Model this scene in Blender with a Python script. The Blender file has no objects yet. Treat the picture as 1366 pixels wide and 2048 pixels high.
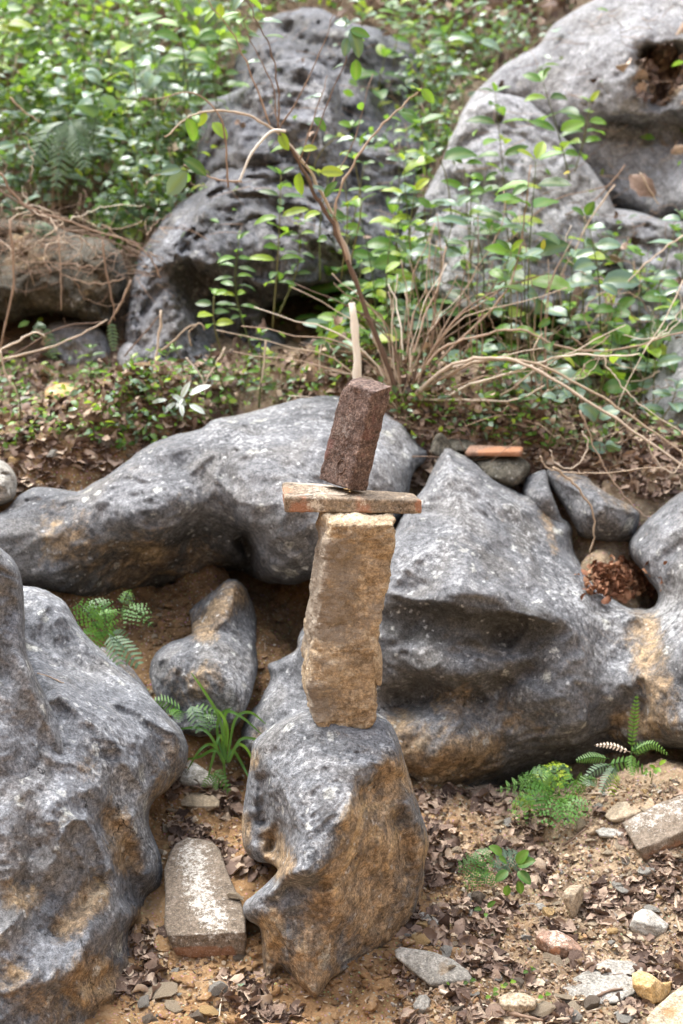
import bpy, bmesh, math, random
import numpy as np
from mathutils import Vector, Matrix
from mathutils.bvhtree import BVHTree
R = math.radians
scene = bpy.context.scene
COL = scene.collection

# ------------------------------------------------------------------ camera, sky, sun, exposure
CAM = np.array([0.0, -3.0, 1.8]); PITCH = R(12.0); FPX = 2048 * 50.0 / 36.0
cam = bpy.data.cameras.new('camera'); cam_o = bpy.data.objects.new('camera', cam); COL.objects.link(cam_o)
cam_o.location = CAM; cam_o.rotation_euler = (R(90) - PITCH, 0, 0)
cam.sensor_fit = 'VERTICAL'; cam.sensor_height = 36; cam.sensor_width = 24; cam.lens = 50
cam.clip_start = 0.05; cam.clip_end = 500
cam.dof.use_dof = True; cam.dof.focus_distance = 3.38; cam.dof.aperture_fstop = 3.2
scene.camera = cam_o

SUN_EL, SUN_AZ = R(66), R(-50)      # azimuth measured from +y towards +x
world = bpy.data.worlds.new('World'); scene.world = world; world.use_nodes = True
wn = world.node_tree.nodes; wl = world.node_tree.links
sky = wn.new('ShaderNodeTexSky'); sky.sky_type = 'NISHITA'; sky.sun_disc = False
sky.sun_elevation = SUN_EL; sky.sun_rotation = SUN_AZ; sky.dust_density = 4.0; sky.air_density = 1.0; sky.ozone_density = 1.0
hs = wn.new('ShaderNodeHueSaturation'); hs.inputs['Saturation'].default_value = 0.5
wl.new(sky.outputs[0], hs.inputs['Color'])
bg = wn['Background']; wl.new(hs.outputs[0], bg.inputs[0]); bg.inputs[1].default_value = 0.15
sun = bpy.data.lights.new('sun', 'SUN'); sun.energy = 1.1; sun.angle = R(40); sun.color = (1.0, 0.985, 0.965)
sun_o = bpy.data.objects.new('sun', sun); COL.objects.link(sun_o)
sd = Vector((math.sin(SUN_AZ) * math.cos(SUN_EL), math.cos(SUN_AZ) * math.cos(SUN_EL), math.sin(SUN_EL)))
sun_o.rotation_euler = sd.to_track_quat('Z', 'Y').to_euler()
sun_o.location = (0, 0, 20)
vs = scene.view_settings; vs.view_transform = 'Standard'; vs.look = 'None'; vs.gamma = 1; vs.use_curve_mapping = False
vs.exposure = 2.0
scene.render.engine = 'CYCLES'
scene.cycles.max_bounces = 6; scene.cycles.diffuse_bounces = 3; scene.cycles.glossy_bounces = 2
scene.cycles.transmission_bounces = 3; scene.cycles.transparent_max_bounces = 4
scene.cycles.use_denoising = True

# ------------------------------------------------------------------ helpers: numbers
CP, SP = math.cos(PITCH), math.sin(PITCH)
def rays(px, py):
    a = (np.asarray(px, float) - 683.0) / FPX; b = -(np.asarray(py, float) - 1024.0) / FPX
    return np.stack([a, CP + b * SP, -SP + b * CP], -1)      # not normalised
def unproj(px, py, Y):
    d = rays(px, py); t = (np.asarray(Y, float) - CAM[1]) / d[..., 1]
    return CAM + d * t[..., None]
def P3(px, py, Y): return Vector(unproj(px, py, Y))
def pxm(Y): return (Y + 3.0) / FPX                            # metres per photo pixel at depth Y

def _hash(ix, iy, iz, s):
    h = (ix * 374761393 + iy * 668265263 + iz * 2147483647 + s * 974634777) & 0xffffffff
    h = ((h ^ (h >> 13)) * 1274126177) & 0xffffffff
    h = ((h ^ (h >> 16)) * 2246822519) & 0xffffffff
    return (h ^ (h >> 15)) & 0xffffffff
def vnoise(P, seed=0):
    P = np.asarray(P, float); I = np.floor(P).astype(np.int64); F = P - I
    U = F * F * F * (F * (F * 6 - 15) + 10); out = 0
    for dx in (0, 1):
        for dy in (0, 1):
            for dz in (0, 1):
                h = _hash(I[..., 0] + dx, I[..., 1] + dy, I[..., 2] + dz, seed)
                g = np.stack([(h & 1023) / 511.5 - 1, ((h >> 10) & 1023) / 511.5 - 1, ((h >> 20) & 1023) / 511.5 - 1], -1)
                v = g[..., 0] * (F[..., 0] - dx) + g[..., 1] * (F[..., 1] - dy) + g[..., 2] * (F[..., 2] - dz)
                w = (U[..., 0] if dx else 1 - U[..., 0]) * (U[..., 1] if dy else 1 - U[..., 1]) * (U[..., 2] if dz else 1 - U[..., 2])
                out = out + v * w
    return out
def fbm(P, seed=0, octv=4, gain=.5, ridged=False):
    P = np.asarray(P, float); a = 1.0; o = 0; n = 0
    for k in range(octv):
        v = vnoise(P, seed + k * 17)
        if ridged: v = 1 - 2.2 * np.abs(v)
        o = o + a * v; n += a; a *= gain; P = P * 2.03 + 7.1
    return o / n
def voro(P, seed=0):
    """distance to the nearest cell point: low inside scallops, high on the ridges between them"""
    P = np.asarray(P, float); I = np.floor(P).astype(np.int64); best = np.full(P.shape[:-1], 9.0)
    for dx in (-1, 0, 1):
        for dy in (-1, 0, 1):
            for dz in (-1, 0, 1):
                J = I + np.array([dx, dy, dz]); h = _hash(J[..., 0], J[..., 1], J[..., 2], seed)
                C = J + np.stack([(h & 1023) / 1023., ((h >> 10) & 1023) / 1023., ((h >> 20) & 1023) / 1023.], -1)
                best = np.minimum(best, ((P - C) ** 2).sum(-1))
    return best
class TPS:
    """thin plate surface through sparse (px, py, value) measurements"""
    def __init__(s, pts, smooth=0.0):
        A = np.array(pts, float); s.c = A[:, :2] / 300.0; s.v = A[:, 2]; n = len(A)
        K = s.k(s.c, s.c) + np.eye(n) * smooth; Pm = np.hstack([np.ones((n, 1)), s.c])
        M = np.block([[K, Pm], [Pm.T, np.zeros((3, 3))]]); s.w = np.linalg.solve(M + 1e-9 * np.eye(n + 3), np.concatenate([s.v, [0, 0, 0]]))
    def k(s, a, b):
        r2 = ((a[:, None, :] - b[None]) ** 2).sum(-1) + 1e-12
        return 0.5 * r2 * np.log(r2)
    def __call__(s, X, Y):
        sh = np.shape(X); q = np.stack([np.ravel(X), np.ravel(Y)], -1) / 300.0
        return (s.k(q, s.c) @ s.w[:-3] + s.w[-3] + q @ s.w[-2:]).reshape(sh)
def smooth_poly(pts, n=6):
    p = np.array(pts, float); N = len(p); out = []
    for i in range(N):
        a, b, c, d = p[i - 1], p[i], p[(i + 1) % N], p[(i + 2) % N]
        for k in range(n):
            t = k / n
            out.append(.5 * ((2 * b) + (c - a) * t + (2 * a - 5 * b + 4 * c - d) * t * t + (3 * b - a - 3 * c + d) * t ** 3))
    return np.array(out)
def poly_sd(X, Y, poly):
    """signed distance (positive inside) and nearest boundary point"""
    q = np.stack([X.ravel(), Y.ravel()], -1); best = np.full(len(q), 1e18); near = np.zeros_like(q); ins = np.zeros(len(q), bool)
    for i in range(len(poly)):
        a, b = poly[i], poly[(i + 1) % len(poly)]; ab = b - a; L = (ab ** 2).sum()
        if L < 1e-9: continue
        t = np.clip(((q - a) @ ab) / L, 0, 1); c = a + t[:, None] * ab; d = ((q - c) ** 2).sum(-1)
        m = d < best; best[m] = d[m]; near[m] = c[m]
        cr = ((a[1] > q[:, 1]) != (b[1] > q[:, 1]))
        if abs(ab[1]) > 1e-12: ins ^= cr & (q[:, 0] < ab[0] * (q[:, 1] - a[1]) / ab[1] + a[0])
    s = np.sqrt(best) * np.where(ins, 1, -1)
    return s.reshape(X.shape), near.reshape(X.shape + (2,))
def seg_dist(X, Y, line):
    best = np.full(X.shape, 1e18); q = np.stack([X, Y], -1)
    for a, b in zip(line[:-1], line[1:]):
        a = np.array(a, float); b = np.array(b, float); ab = b - a
        t = np.clip(((q - a) @ ab) / max((ab ** 2).sum(), 1e-9), 0, 1)
        best = np.minimum(best, ((q - (a + t[..., None] * ab)) ** 2).sum(-1))
    return np.sqrt(best)

# ------------------------------------------------------------------ helpers: objects
def tag(o, label=None, cat=None, group=None, kind=None):
    if label: o['label'] = label
    if cat: o['category'] = cat
    if group: o['group'] = group
    if kind: o['kind'] = kind
    return o
def link(o, parent=None):
    COL.objects.link(o)
    if parent is not None: o.parent = parent
    return o
def empty(name, loc): 
    o = bpy.data.objects.new(name, None); o.location = loc; o.empty_display_size = .05; return link(o)
def mesh_np(name, V, F, smooth=True):
    """V (n,3), F list of faces or int array (m,k)"""
    me = bpy.data.meshes.new(name); V = np.asarray(V, np.float32)
    if isinstance(F, np.ndarray):
        k = F.shape[1]; me.vertices.add(len(V)); me.vertices.foreach_set('co', V.ravel())
        me.loops.add(F.size); me.loops.foreach_set('vertex_index', F.astype(np.int32).ravel())
        me.polygons.add(len(F)); me.polygons.foreach_set('loop_start', np.arange(0, F.size, k, dtype=np.int32))
        me.update(calc_edges=True)
    else:
        me.from_pydata(V.tolist(), [], F)
    if smooth: me.polygons.foreach_set('use_smooth', np.ones(len(me.polygons), bool))
    me.update(); return me
def set_attr(me, name, C):
    a = me.color_attributes.new(name, 'FLOAT_COLOR', 'POINT'); a.data.foreach_set('color', np.asarray(C, np.float32).ravel())
def make_obj(name, V, F, mat, parent=None, origin=None, attr=None, smooth=True):
    V = np.asarray(V, float); og = np.array(origin if origin is not None else V.mean(0))
    po = np.array(parent.location) if parent is not None else np.zeros(3)
    me = mesh_np(name, V - og, F, smooth)
    if attr is not None: set_attr(me, 'mk', attr)
    me.materials.append(mat); o = bpy.data.objects.new(name, me); o.location = og - po
    return link(o, parent)
BVHS = []
def reg(V, F):
    BVHS.append(BVHTree.FromPolygons([tuple(v) for v in np.asarray(V).tolist()], [tuple(f) for f in (F.tolist() if isinstance(F, np.ndarray) else F)]))
    return BVHS[-1]
def cast(px, py, trees=None):
    d = Vector(rays(px, py)).normalized(); best = None
    for t in (trees if trees is not None else BVHS):
        h = t.ray_cast(Vector(CAM), d)
        if h[0] is not None and (best is None or h[3] < best[3]): best = h
    return best

# ------------------------------------------------------------------ materials
def nt(name):
    m = bpy.data.materials.new(name); m.use_nodes = True; t = m.node_tree
    b = t.nodes['Principled BSDF']; return m, t, b
class NB:
    def __init__(s, t): s.t = t; s.tc = t.nodes.new('ShaderNodeTexCoord')
    def n(s, typ, **kw):
        x = s.t.nodes.new(typ)
        for k, v in kw.items(): setattr(x, k, v)
        return x
    def l(s, a, b): s.t.links.new(a, b)
    def put(s, sock, v):
        if isinstance(v, bpy.types.NodeSocket): s.l(v, sock)
        elif v is not None: sock.default_value = v
    def noise(s, scale, det=6, rough=.6, dist=0, vec=None, dims='3D'):
        x = s.n('ShaderNodeTexNoise'); x.inputs['Scale'].default_value = scale; x.inputs['Detail'].default_value = det
        x.inputs['Roughness'].default_value = rough; x.inputs['Distortion'].default_value = dist
        s.l(vec if vec is not None else s.tc.outputs['Object'], x.inputs['Vector']); return x.outputs['Fac']
    def voro(s, scale, feat='F1', vec=None, rnd=1.0):
        x = s.n('ShaderNodeTexVoronoi'); x.feature = feat; x.inputs['Scale'].default_value = scale; x.inputs['Randomness'].default_value = rnd
        s.l(vec if vec is not None else s.tc.outputs['Object'], x.inputs['Vector']); return x
    def mapping(s, sc=(1, 1, 1), loc=(0, 0, 0), src=None, rot=(0, 0, 0)):
        x = s.n('ShaderNodeMapping'); x.inputs['Scale'].default_value = sc; x.inputs['Location'].default_value = loc; x.inputs['Rotation'].default_value = rot
        s.l(src if src is not None else s.tc.outputs['Object'], x.inputs['Vector']); return x.outputs[0]
    def math(s, op, a, b=None, c=None, clamp=False):
        x = s.n('ShaderNodeMath', operation=op, use_clamp=clamp); s.put(x.inputs[0], a); s.put(x.inputs[1], b)
        if c is not None: s.put(x.inputs[2], c)
        return x.outputs[0]
    def ss(s, v, lo, hi, a=0.0, b=1.0):
        x = s.n('ShaderNodeMapRange'); x.interpolation_type = 'SMOOTHSTEP'; s.put(x.inputs[0], v)
        x.inputs[1].default_value = lo; x.inputs[2].default_value = hi; x.inputs[3].default_value = a; x.inputs[4].default_value = b; return x.outputs[0]
    def mix(s, f, a, b, mode='MIX'):
        x = s.n('ShaderNodeMix', data_type='RGBA', blend_type=mode)
        s.put(x.inputs[0], f); s.put(x.inputs[6], a if isinstance(a, bpy.types.NodeSocket) else (*a, 1)); s.put(x.inputs[7], b if isinstance(b, bpy.types.NodeSocket) else (*b, 1))
        return x.outputs[2]
    def ramp(s, v, stops):
        x = s.n('ShaderNodeValToRGB'); s.put(x.inputs[0], v); e = x.color_ramp.elements
        while len(e) < len(stops): e.new(.5)
        for el, (p, c) in zip(e, stops): el.position = p; el.color = (*c, 1)
        return x.outputs[0]
    def bump(s, h, dist, strength=1.0, nrm=None):
        x = s.n('ShaderNodeBump'); x.inputs['Strength'].default_value = strength; x.inputs['Distance'].default_value = dist; s.l(h, x.inputs['Height'])
        if nrm is not None: s.l(nrm, x.inputs['Normal'])
        return x.outputs[0]
    def attr(s, name='mk'):
        x = s.n('ShaderNodeAttribute'); x.attribute_name = name
        sp = s.n('ShaderNodeSeparateColor'); s.l(x.outputs['Color'], sp.inputs[0]); return sp.outputs[0], sp.outputs[1], sp.outputs[2]

def limestone(name, dark=(.078, .083, .09), light=(.275, .285, .30), brown=(.40, .285, .165), brown2=(.17, .125, .08), pale=(.42, .43, .43), spots=.5, scale=1.0, bumpk=1.0):
    m, t, b = nt(name); q = NB(t); r, g, bl = q.attr()
    big = q.noise(2.6 * scale, 5, .6, .6); mid = q.noise(13 * scale, 9, .74, .3); fine = q.noise(75, 6, .75); vf = q.noise(300, 3, .7); mot = q.noise(38 * scale, 8, .78, .2)
    v = q.math('ADD', q.math('MULTIPLY', big, .40), q.math('ADD', q.math('MULTIPLY', mid, .30), q.math('MULTIPLY', mot, .30)))
    base = q.ramp(v, [(.38, dark), (.5, tuple(.45 * (x + y) for x, y in zip(dark, light))), (.62, light)])
    base = q.mix(q.ss(q.noise(5 * scale, 4, .6, .5), .45, .65, 0, .35), base, (.17, .155, .13))       # warm grey drifts
    # rain etching: pale broken crust
    st = q.noise(1.0, 8, .78, .5, q.mapping((32, 32, 24)))
    wv = q.math('ADD', q.math('ADD', q.math('MULTIPLY', st, .55), q.math('MULTIPLY', g, .18)), q.math('ADD', q.math('ADD', q.math('MULTIPLY', mot, .5), q.math('MULTIPLY', fine, .45)), q.math('MULTIPLY', big, .3)))
    wf = q.ss(wv, 1.0, 1.13); c = q.mix(q.math('MULTIPLY', wf, .48), base, pale)
    # dark algae film; its mask also paints shade into undersides and hollows
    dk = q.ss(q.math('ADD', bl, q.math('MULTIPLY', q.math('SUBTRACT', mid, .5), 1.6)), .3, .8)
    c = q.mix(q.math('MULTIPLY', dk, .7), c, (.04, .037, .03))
    # brown soil stain, broken
    bn = q.noise(8, 9, .76, .8); bs = q.ss(q.math('ADD', r, q.math('ADD', q.math('MULTIPLY', q.math('SUBTRACT', bn, .5), 2.4), q.math('MULTIPLY', q.math('SUBTRACT', mot, .5), .8))), .22, .85)
    bc = q.mix(q.ss(q.noise(20, 9, .78, .5), .40, .60), brown, brown2)
    bc = q.mix(q.ss(mid, .56, .66, 0, .8), bc, (.36, .29, .19)); bc = q.mix(q.ss(mot, .58, .68, 0, .7), bc, (.22, .22, .21))
    c = q.mix(q.math('MULTIPLY', bs, .9), c, q.mix(q.ss(q.noise(6, 8, .75, 1.0), .52, .62, 0, .75), bc, (.46, .33, .17)))
    # lichen: irregular rounded patches of several sizes
    nz = q.n('ShaderNodeTexNoise'); nz.inputs['Scale'].default_value = 60; nz.inputs['Detail'].default_value = 4; q.l(q.tc.outputs['Object'], nz.inputs['Vector'])
    sb = q.n('ShaderNodeVectorMath', operation='SUBTRACT'); q.l(nz.outputs['Color'], sb.inputs[0]); sb.inputs[1].default_value = (.5, .5, .5)
    sc_ = q.n('ShaderNodeVectorMath', operation='SCALE'); sc_.inputs['Scale'].default_value = .030; q.l(sb.outputs[0], sc_.inputs[0])
    wvec = q.n('ShaderNodeVectorMath', operation='ADD'); q.l(q.tc.outputs['Object'], wvec.inputs[0]); q.l(sc_.outputs[0], wvec.inputs[1])
    for k, (vs_, rad, dens, colr, am) in enumerate([(9, .22, .74, (.42, .42, .36), 1.0), (21, .28, .74, (.48, .49, .45), 1.0), (48, .30, .74, (.50, .51, .50), .8)]):
        vo = q.voro(vs_, 'F1', wvec.outputs[0]); sp = q.n('ShaderNodeSeparateColor'); q.l(vo.outputs['Color'], sp.inputs[0])
        rr = q.math('MULTIPLY', q.math('ADD', sp.outputs[1], .35), rad); df = q.math('SUBTRACT', vo.outputs['Distance'], rr)
        inside = q.ss(df, .02, -.07); on = q.math('GREATER_THAN', sp.outputs[0], dens)
        f = q.math('MULTIPLY', q.math('MULTIPLY', inside, on), spots * am * 1.3, clamp=True)
        f = q.math('MULTIPLY', f, q.ss(fine, .38, .58, .15, 1.0)); c = q.mix(f, c, colr)
        if k == 0:      # ring rims
            ring = q.math('MULTIPLY', q.ss(q.math('ABSOLUTE', q.math('ADD', df, .01)), .022, .0), on); c = q.mix(q.math('MULTIPLY', ring, .45), c, (.5, .5, .46))
    # hairline cracks
    vc = q.voro(3.1, 'DISTANCE_TO_EDGE', wvec.outputs[0]); ck = q.math('MULTIPLY', q.ss(vc.outputs['Distance'], .006, .0), q.ss(q.noise(4, 3, .5), .52, .6)); c = q.mix(q.math('MULTIPLY', ck, .8), c, (.02, .02, .02))
    gr = q.n('ShaderNodeCombineColor'); gv = q.math('MULTIPLY', q.ss(q.noise(140, 5, .75), .34, .66, .66, 1.34), q.math('MULTIPLY', q.ss(fine, .34, .66, .78, 1.22), q.ss(mot, .36, .64, .84, 1.16)))
    for i_ in range(3): q.l(gv, gr.inputs[i_])
    c = q.mix(1.0, c, gr.outputs[0], 'MULTIPLY')
    c = q.mix(q.ss(vf, .56, .72, 0, .35), c, (.38, .38, .37)); c = q.mix(q.ss(vf, .46, .30, 0, .65), c, (.02, .02, .02))
    c = q.mix(q.ss(fine, .42, .30, 0, .5), c, (.03, .03, .03))
    q.l(c, b.inputs['Base Color']); b.inputs['Roughness'].default_value = .95; b.inputs['Specular IOR Level'].default_value = .12
    h = q.math('ADD', q.math('MULTIPLY', fine, .8), q.math('MULTIPLY', mid, 1.2)); h = q.math('ADD', h, q.math('ADD', q.math('MULTIPLY', vf, .2), q.math('MULTIPLY', mot, .7)))
    h = q.math('ADD', h, q.math('MULTIPLY', q.math('MULTIPLY', bs, bn), 1.4)); h = q.math('SUBTRACT', h, ck)
    q.l(q.bump(h, .0038 * bumpk, 1.0), b.inputs['Normal']); return m

def rough_stone(name, cols, stain=None, stain_amt=.5, white=None, bump=.006, freq=14, strat=None, speck=(.6, .55, .48)):
    m, t, b = nt(name); q = NB(t); r, g, bl = q.attr()
    oi = q.n('ShaderNodeObjectInfo'); off = q.n('ShaderNodeVectorMath', operation='ADD'); cmb = q.n('ShaderNodeCombineXYZ')
    for i in range(3): q.l(q.math('MULTIPLY', oi.outputs['Random'], 17.0 + i), cmb.inputs[i])
    q.l(q.tc.outputs['Object'], off.inputs[0]); q.l(cmb.outputs[0], off.inputs[1]); V = off.outputs[0]
    n1 = q.noise(freq, 8, .7, .5, V); n2 = q.noise(freq * 5, 6, .7, 0, V); n3 = q.noise(260, 3, .7, 0, V)
    c = q.ramp(q.math('ADD', q.math('MULTIPLY', n1, .65), q.math('MULTIPLY', n2, .35)), [(.34, cols[0]), (.5, cols[1]), (.66, cols[2])])
    gr = q.n('ShaderNodeCombineColor'); gv = q.math('MULTIPLY', q.ss(q.noise(150, 5, .75, 0, V), .34, .66, .62, 1.38), q.ss(q.noise(45, 7, .8, 0, V), .34, .66, .74, 1.26))
    for i_ in range(3): q.l(gv, gr.inputs[i_])
    c = q.mix(1.0, c, gr.outputs[0], 'MULTIPLY')
    if stain: c = q.mix(q.math('MULTIPLY', q.ss(q.math('ADD', r, q.math('MULTIPLY', q.math('SUBTRACT', q.noise(freq * .7, 7, .7, .6, V), .5), 1.7)), .35, .65), stain_amt), c, stain)
    if white: c = q.mix(q.math('MULTIPLY', q.ss(q.math('ADD', g, q.math('MULTIPLY', q.math('SUBTRACT', q.noise(freq * 3.0, 10, .85, .0, V), .5), 3.6)), .45, .75), .9), c, white)
    c = q.mix(q.ss(n3, .56, .7, 0, .5), c, speck); c = q.mix(q.ss(n3, .45, .3, 0, .5), c, tuple(x * .3 for x in cols[0]))
    c = q.mix(q.math('MULTIPLY', oi.outputs['Random'], .35), c, tuple(x * .75 for x in cols[1]))
    q.l(c, b.inputs['Base Color']); b.inputs['Roughness'].default_value = .88; b.inputs['Specular IOR Level'].default_value = .25
    h = q.math('ADD', q.math('MULTIPLY', n1, 1.6), q.math('ADD', q.math('MULTIPLY', n2, .8), q.math('MULTIPLY', n3, .2)))
    if strat: h = q.math('ADD', h, q.math('MULTIPLY', q.noise(1, 6, .7, .8, q.mapping(strat, src=V, rot=(0, R(-18), 0))), 1.5))
    q.l(q.bump(h, bump, 1.0), b.inputs['Normal']); return m

def leaf_mat(name, stops, gloss=.42, transl=.35, spotted=0.0):
    m, t, b = nt(name); q = NB(t); r, g, bl = q.attr('mk'); oi = q.n('ShaderNodeObjectInfo')
    v = q.math('FRACT', q.math('ADD', r, oi.outputs['Random'])); c = q.ramp(v, stops)
    n = q.noise(60, 4, .6); c = q.mix(q.ss(n, .35, .65, 0, .35), c, q.mix(.5, c, (.02, .04, .01)))
    c = q.mix(q.math('MULTIPLY', g, .55), c, (.22, .30, .08))          # midrib
    if spotted: c = q.mix(q.math('MULTIPLY', q.ss(q.noise(25, 3, .5), .6, .68), spotted), c, (.25, .16, .03))
    q.l(c, b.inputs['Base Color']); b.inputs['Roughness'].default_value = gloss; b.inputs['Specular IOR Level'].default_value = .5
    tr = q.n('ShaderNodeBsdfTranslucent'); tc = q.mix(.5, c, (.20, .33, .02), 'MIX'); q.l(tc, tr.inputs['Color'])
    mx = q.n('ShaderNodeMixShader'); mx.inputs[0].default_value = transl; q.l(b.outputs[0], mx.inputs[1]); q.l(tr.outputs[0], mx.inputs[2])
    q.l(mx.outputs[0], t.nodes['Material Output'].inputs[0]); return m
def simple_mat(name, stops, freq=30, rough=.8, bump=.001, scale=(1, 1, 1)):
    m, t, b = nt(name); q = NB(t); r, g, bl = q.attr('mk'); oi = q.n('ShaderNodeObjectInfo')
    n = q.noise(freq, 5, .65, .3, q.mapping(scale)); 
    v = q.math('ADD', q.math('MULTIPLY', n, .45), q.math('MULTIPLY', q.math('FRACT', q.math('ADD', oi.outputs['Random'], r)), .55))
    c = q.ramp(v, stops); q.l(c, b.inputs['Base Color']); b.inputs['Roughness'].default_value = rough; b.inputs['Specular IOR Level'].default_value = .25
    q.l(q.bump(n, bump * 4, .8), b.inputs['Normal']); return m

M_front = limestone('limestone_front')
M_left = limestone('limestone_left', dark=(.078, .083, .092), light=(.27, .282, .30), spots=.5)
M_mid = limestone('limestone_mid', dark=(.07, .073, .078), light=(.27, .276, .285), spots=.6)
M_far = limestone('limestone_far', dark=(.15, .153, .16), light=(.44, .445, .455), brown=(.2, .14, .08), spots=.25, scale=.8, bumpk=1.5)
M_centre = limestone('limestone_centre', dark=(.06, .064, .072), light=(.27, .28, .30), brown=(.2, .14, .08), spots=.25, scale=.8, bumpk=1.5)
M_soilrock = limestone('limestone_mossy', dark=(.032, .03, .022), light=(.11, .10, .075), brown=(.13, .09, .05), spots=.2)
M_buff = rough_stone('buff_sandstone', [(.12, .085, .05), (.43, .325, .205), (.70, .59, .43)], stain=(.24, .215, .185), stain_amt=.8, white=(.66, .56, .41), bump=.007, freq=16, strat=(22, 22, 80))
M_brick_dark = rough_stone('dark_weathered_brick', [(.04, .028, .023), (.11, .073, .06), (.25, .18, .145)], stain=(.17, .085, .075), stain_amt=.7, white=(.24, .21, .19), bump=.004, freq=30, speck=(.42, .38, .34))
M_tile = rough_stone('terracotta_tile', [(.09, .075, .055), (.22, .17, .12), (.38, .30, .21)], stain=(.36, .17, .10), stain_amt=.8, white=(.62, .56, .46), bump=.004, freq=24)
M_stone_buff = rough_stone('loose_buff_stone', [(.20, .15, .095), (.36, .29, .20), (.50, .43, .33)], stain=(.30, .17, .07), stain_amt=.7, white=(.7, .65, .58), bump=.004, freq=18)
M_stone_grey = rough_stone('loose_grey_stone', [(.15, .14, .115), (.28, .265, .23), (.42, .40, .36)], stain=(.24, .16, .08), stain_amt=.7, white=(.7, .7, .68), bump=.004, freq=18)
M_stone_brown = rough_stone('loose_brown_stone', [(.09, .07, .05), (.17, .135, .10), (.27, .22, .17)], stain=(.26, .12, .06), stain_amt=.8, white=(.66, .64, .58), bump=.005, freq=22)
M_stone_ochre = rough_stone('ochre_stone', [(.28, .17, .06), (.48, .32, .14), (.62, .48, .28)], stain=(.4, .22, .08), stain_amt=.5, white=(.7, .6, .45), bump=.004, freq=16)
M_redbrick = rough_stone('red_brick', [(.10, .07, .05), (.26, .16, .11), (.45, .26, .17)], stain=(.50, .22, .10), stain_amt=.8, white=(.78, .66, .55), bump=.004, freq=26)
# ------------------------------------------------------------------ terrain
def base_z(y):
    ks = np.array([(-120, 45), (-40, 16), (-18, 5), (-12, 2), (-8, .5), (-5, 0), (-3, 0), (0, 0), (.5, .03), (.9, .09), (1.2, .28), (1.5, .55), (1.9, .92), (2.8, 1.18), (3.4, 1.33), (5, 2.15), (7, 3.3), (12, 6.5), (40, 22), (120, 50)], float)  # rise behind the camera is added, unseen, to block low front light
    return np.interp(y, ks[:, 0], ks[:, 1])
GROUND_PTS = [  # photo px, py, depth Y of bare soil
 (630,2015,0.0),(400,2000,0.02),(900,1990,.02),(1200,1990,.03),(1350,2000,.05),(530,1962,.09),(735,1925,.16),(825,1832,.37),(300,1900,.2),
 (410,1925,.15),(500,1830,.28),(420,1650,.80),(340,1700,.6),(330,1620,.8),(470,1600,.92),(440,1500,1.1),(560,1700,.55),
 (860,1700,.62),(850,1600,.93),(1000,1620,.9),(1100,1700,.7),(1000,1850,.32),(1200,1800,.45),(1340,1750,.5),(1150,1570,.95),(1300,1560,.85),(1366,1530,.85),(1366,1640,.65),
 (300,1250,1.5),(250,1330,1.25),(330,1215,1.8),(350,1400,1.1),(530,1330,1.25),(530,1250,1.6),(520,1205,1.95),(600,1230,1.85),(560,1400,1.2),
 (1200,1110,1.55),(1170,1090,1.65),(1250,1180,1.42),(1240,1060,1.8),
 (30,1000,1.75),(100,930,1.85),(250,880,1.92),(400,830,2.0),(0,1230,1.3),(100,1235,1.36),(430,1190,2.0),(560,1190,2.0),(500,1120,2.3),(-100,1250,1.3),(1366,1480,1.35),(1480,1470,1.3),(1200,1480,1.4),(1000,1500,1.5),(850,1500,1.5),(1300,1300,1.6),(1100,1250,1.8),(900,1200,1.9),(1366,1200,1.8),(100,1750,.5),(-100,1800,.4),(250,1600,.8),(700,1750,.45),(750,1650,.7),(1450,1560,.85),(1500,1800,.4),(400,1060,1.75),(600,1000,1.9),(200,1100,1.65),(450,800,2.1),(650,790,2.2),(100,830,2.05),(250,780,2.4),(100,740,2.8),(400,780,2.4),(560,780,2.35),
 (860,860,2.05),(930,880,2.0),(1050,900,2.0),(1200,950,1.95),(1340,960,1.95),(1150,850,2.3),(850,780,2.45),(1000,760,2.7),(1200,780,2.8),(700,720,2.8)]
_gp = np.array(GROUND_PTS, float); _gw = unproj(_gp[:, 0], _gp[:, 1], _gp[:, 2])
def _mat(r): return (1 + r) * np.exp(-r)
_D = np.sqrt(((_gw[:, None, :2] - _gw[None, :, :2]) ** 2).sum(-1)) / .32
_W = np.linalg.solve(_mat(_D) + .02 * np.eye(len(_gw)), _gw[:, 2] - base_z(_gw[:, 1]))
def ground_z(x, y, detail=True):
    x = np.asarray(x, float); y = np.asarray(y, float); sh = x.shape; xf, yf = x.ravel(), y.ravel(); z = base_z(yf)
    near = (np.abs(xf) < 5) & (yf > -2.5) & (yf < 6)
    idx = np.where(near)[0]
    for s in range(0, len(idx), 20000):
        i = idx[s:s + 20000]; d = np.sqrt((xf[i, None] - _gw[None, :, 0]) ** 2 + (yf[i, None] - _gw[None, :, 1]) ** 2) / .32
        z[i] += _mat(d) @ _W
    # flanking slopes, steepened out of view to block low side light
    z += np.clip(np.abs(xf) - 2.4, 0, 60) * .12 + np.clip(np.abs(xf) - 3.8, 0, 60) * .45
    if detail:
        Pn = np.stack([xf, yf, 0 * xf], -1); far = np.clip((yf - 1.8) / 3, 0, 1)
        z += fbm(Pn * 2.2, 3, 3) * (.02 + .12 * far)
        z += fbm(Pn * 11, 5, 4) * .040
        clod = .28 - np.minimum(voro(Pn * np.array([24, 24, 1]) + fbm(Pn * 20, 9, 2)[:, None] * .9, 4), .5)
        m = np.clip(fbm(Pn * 3.1, 31, 2) * 2.5 + .75, 0, 1); z += clod * .045 * m
        z += fbm(Pn * 48, 8, 4, .6) * .015
    return z.reshape(sh)
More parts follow.
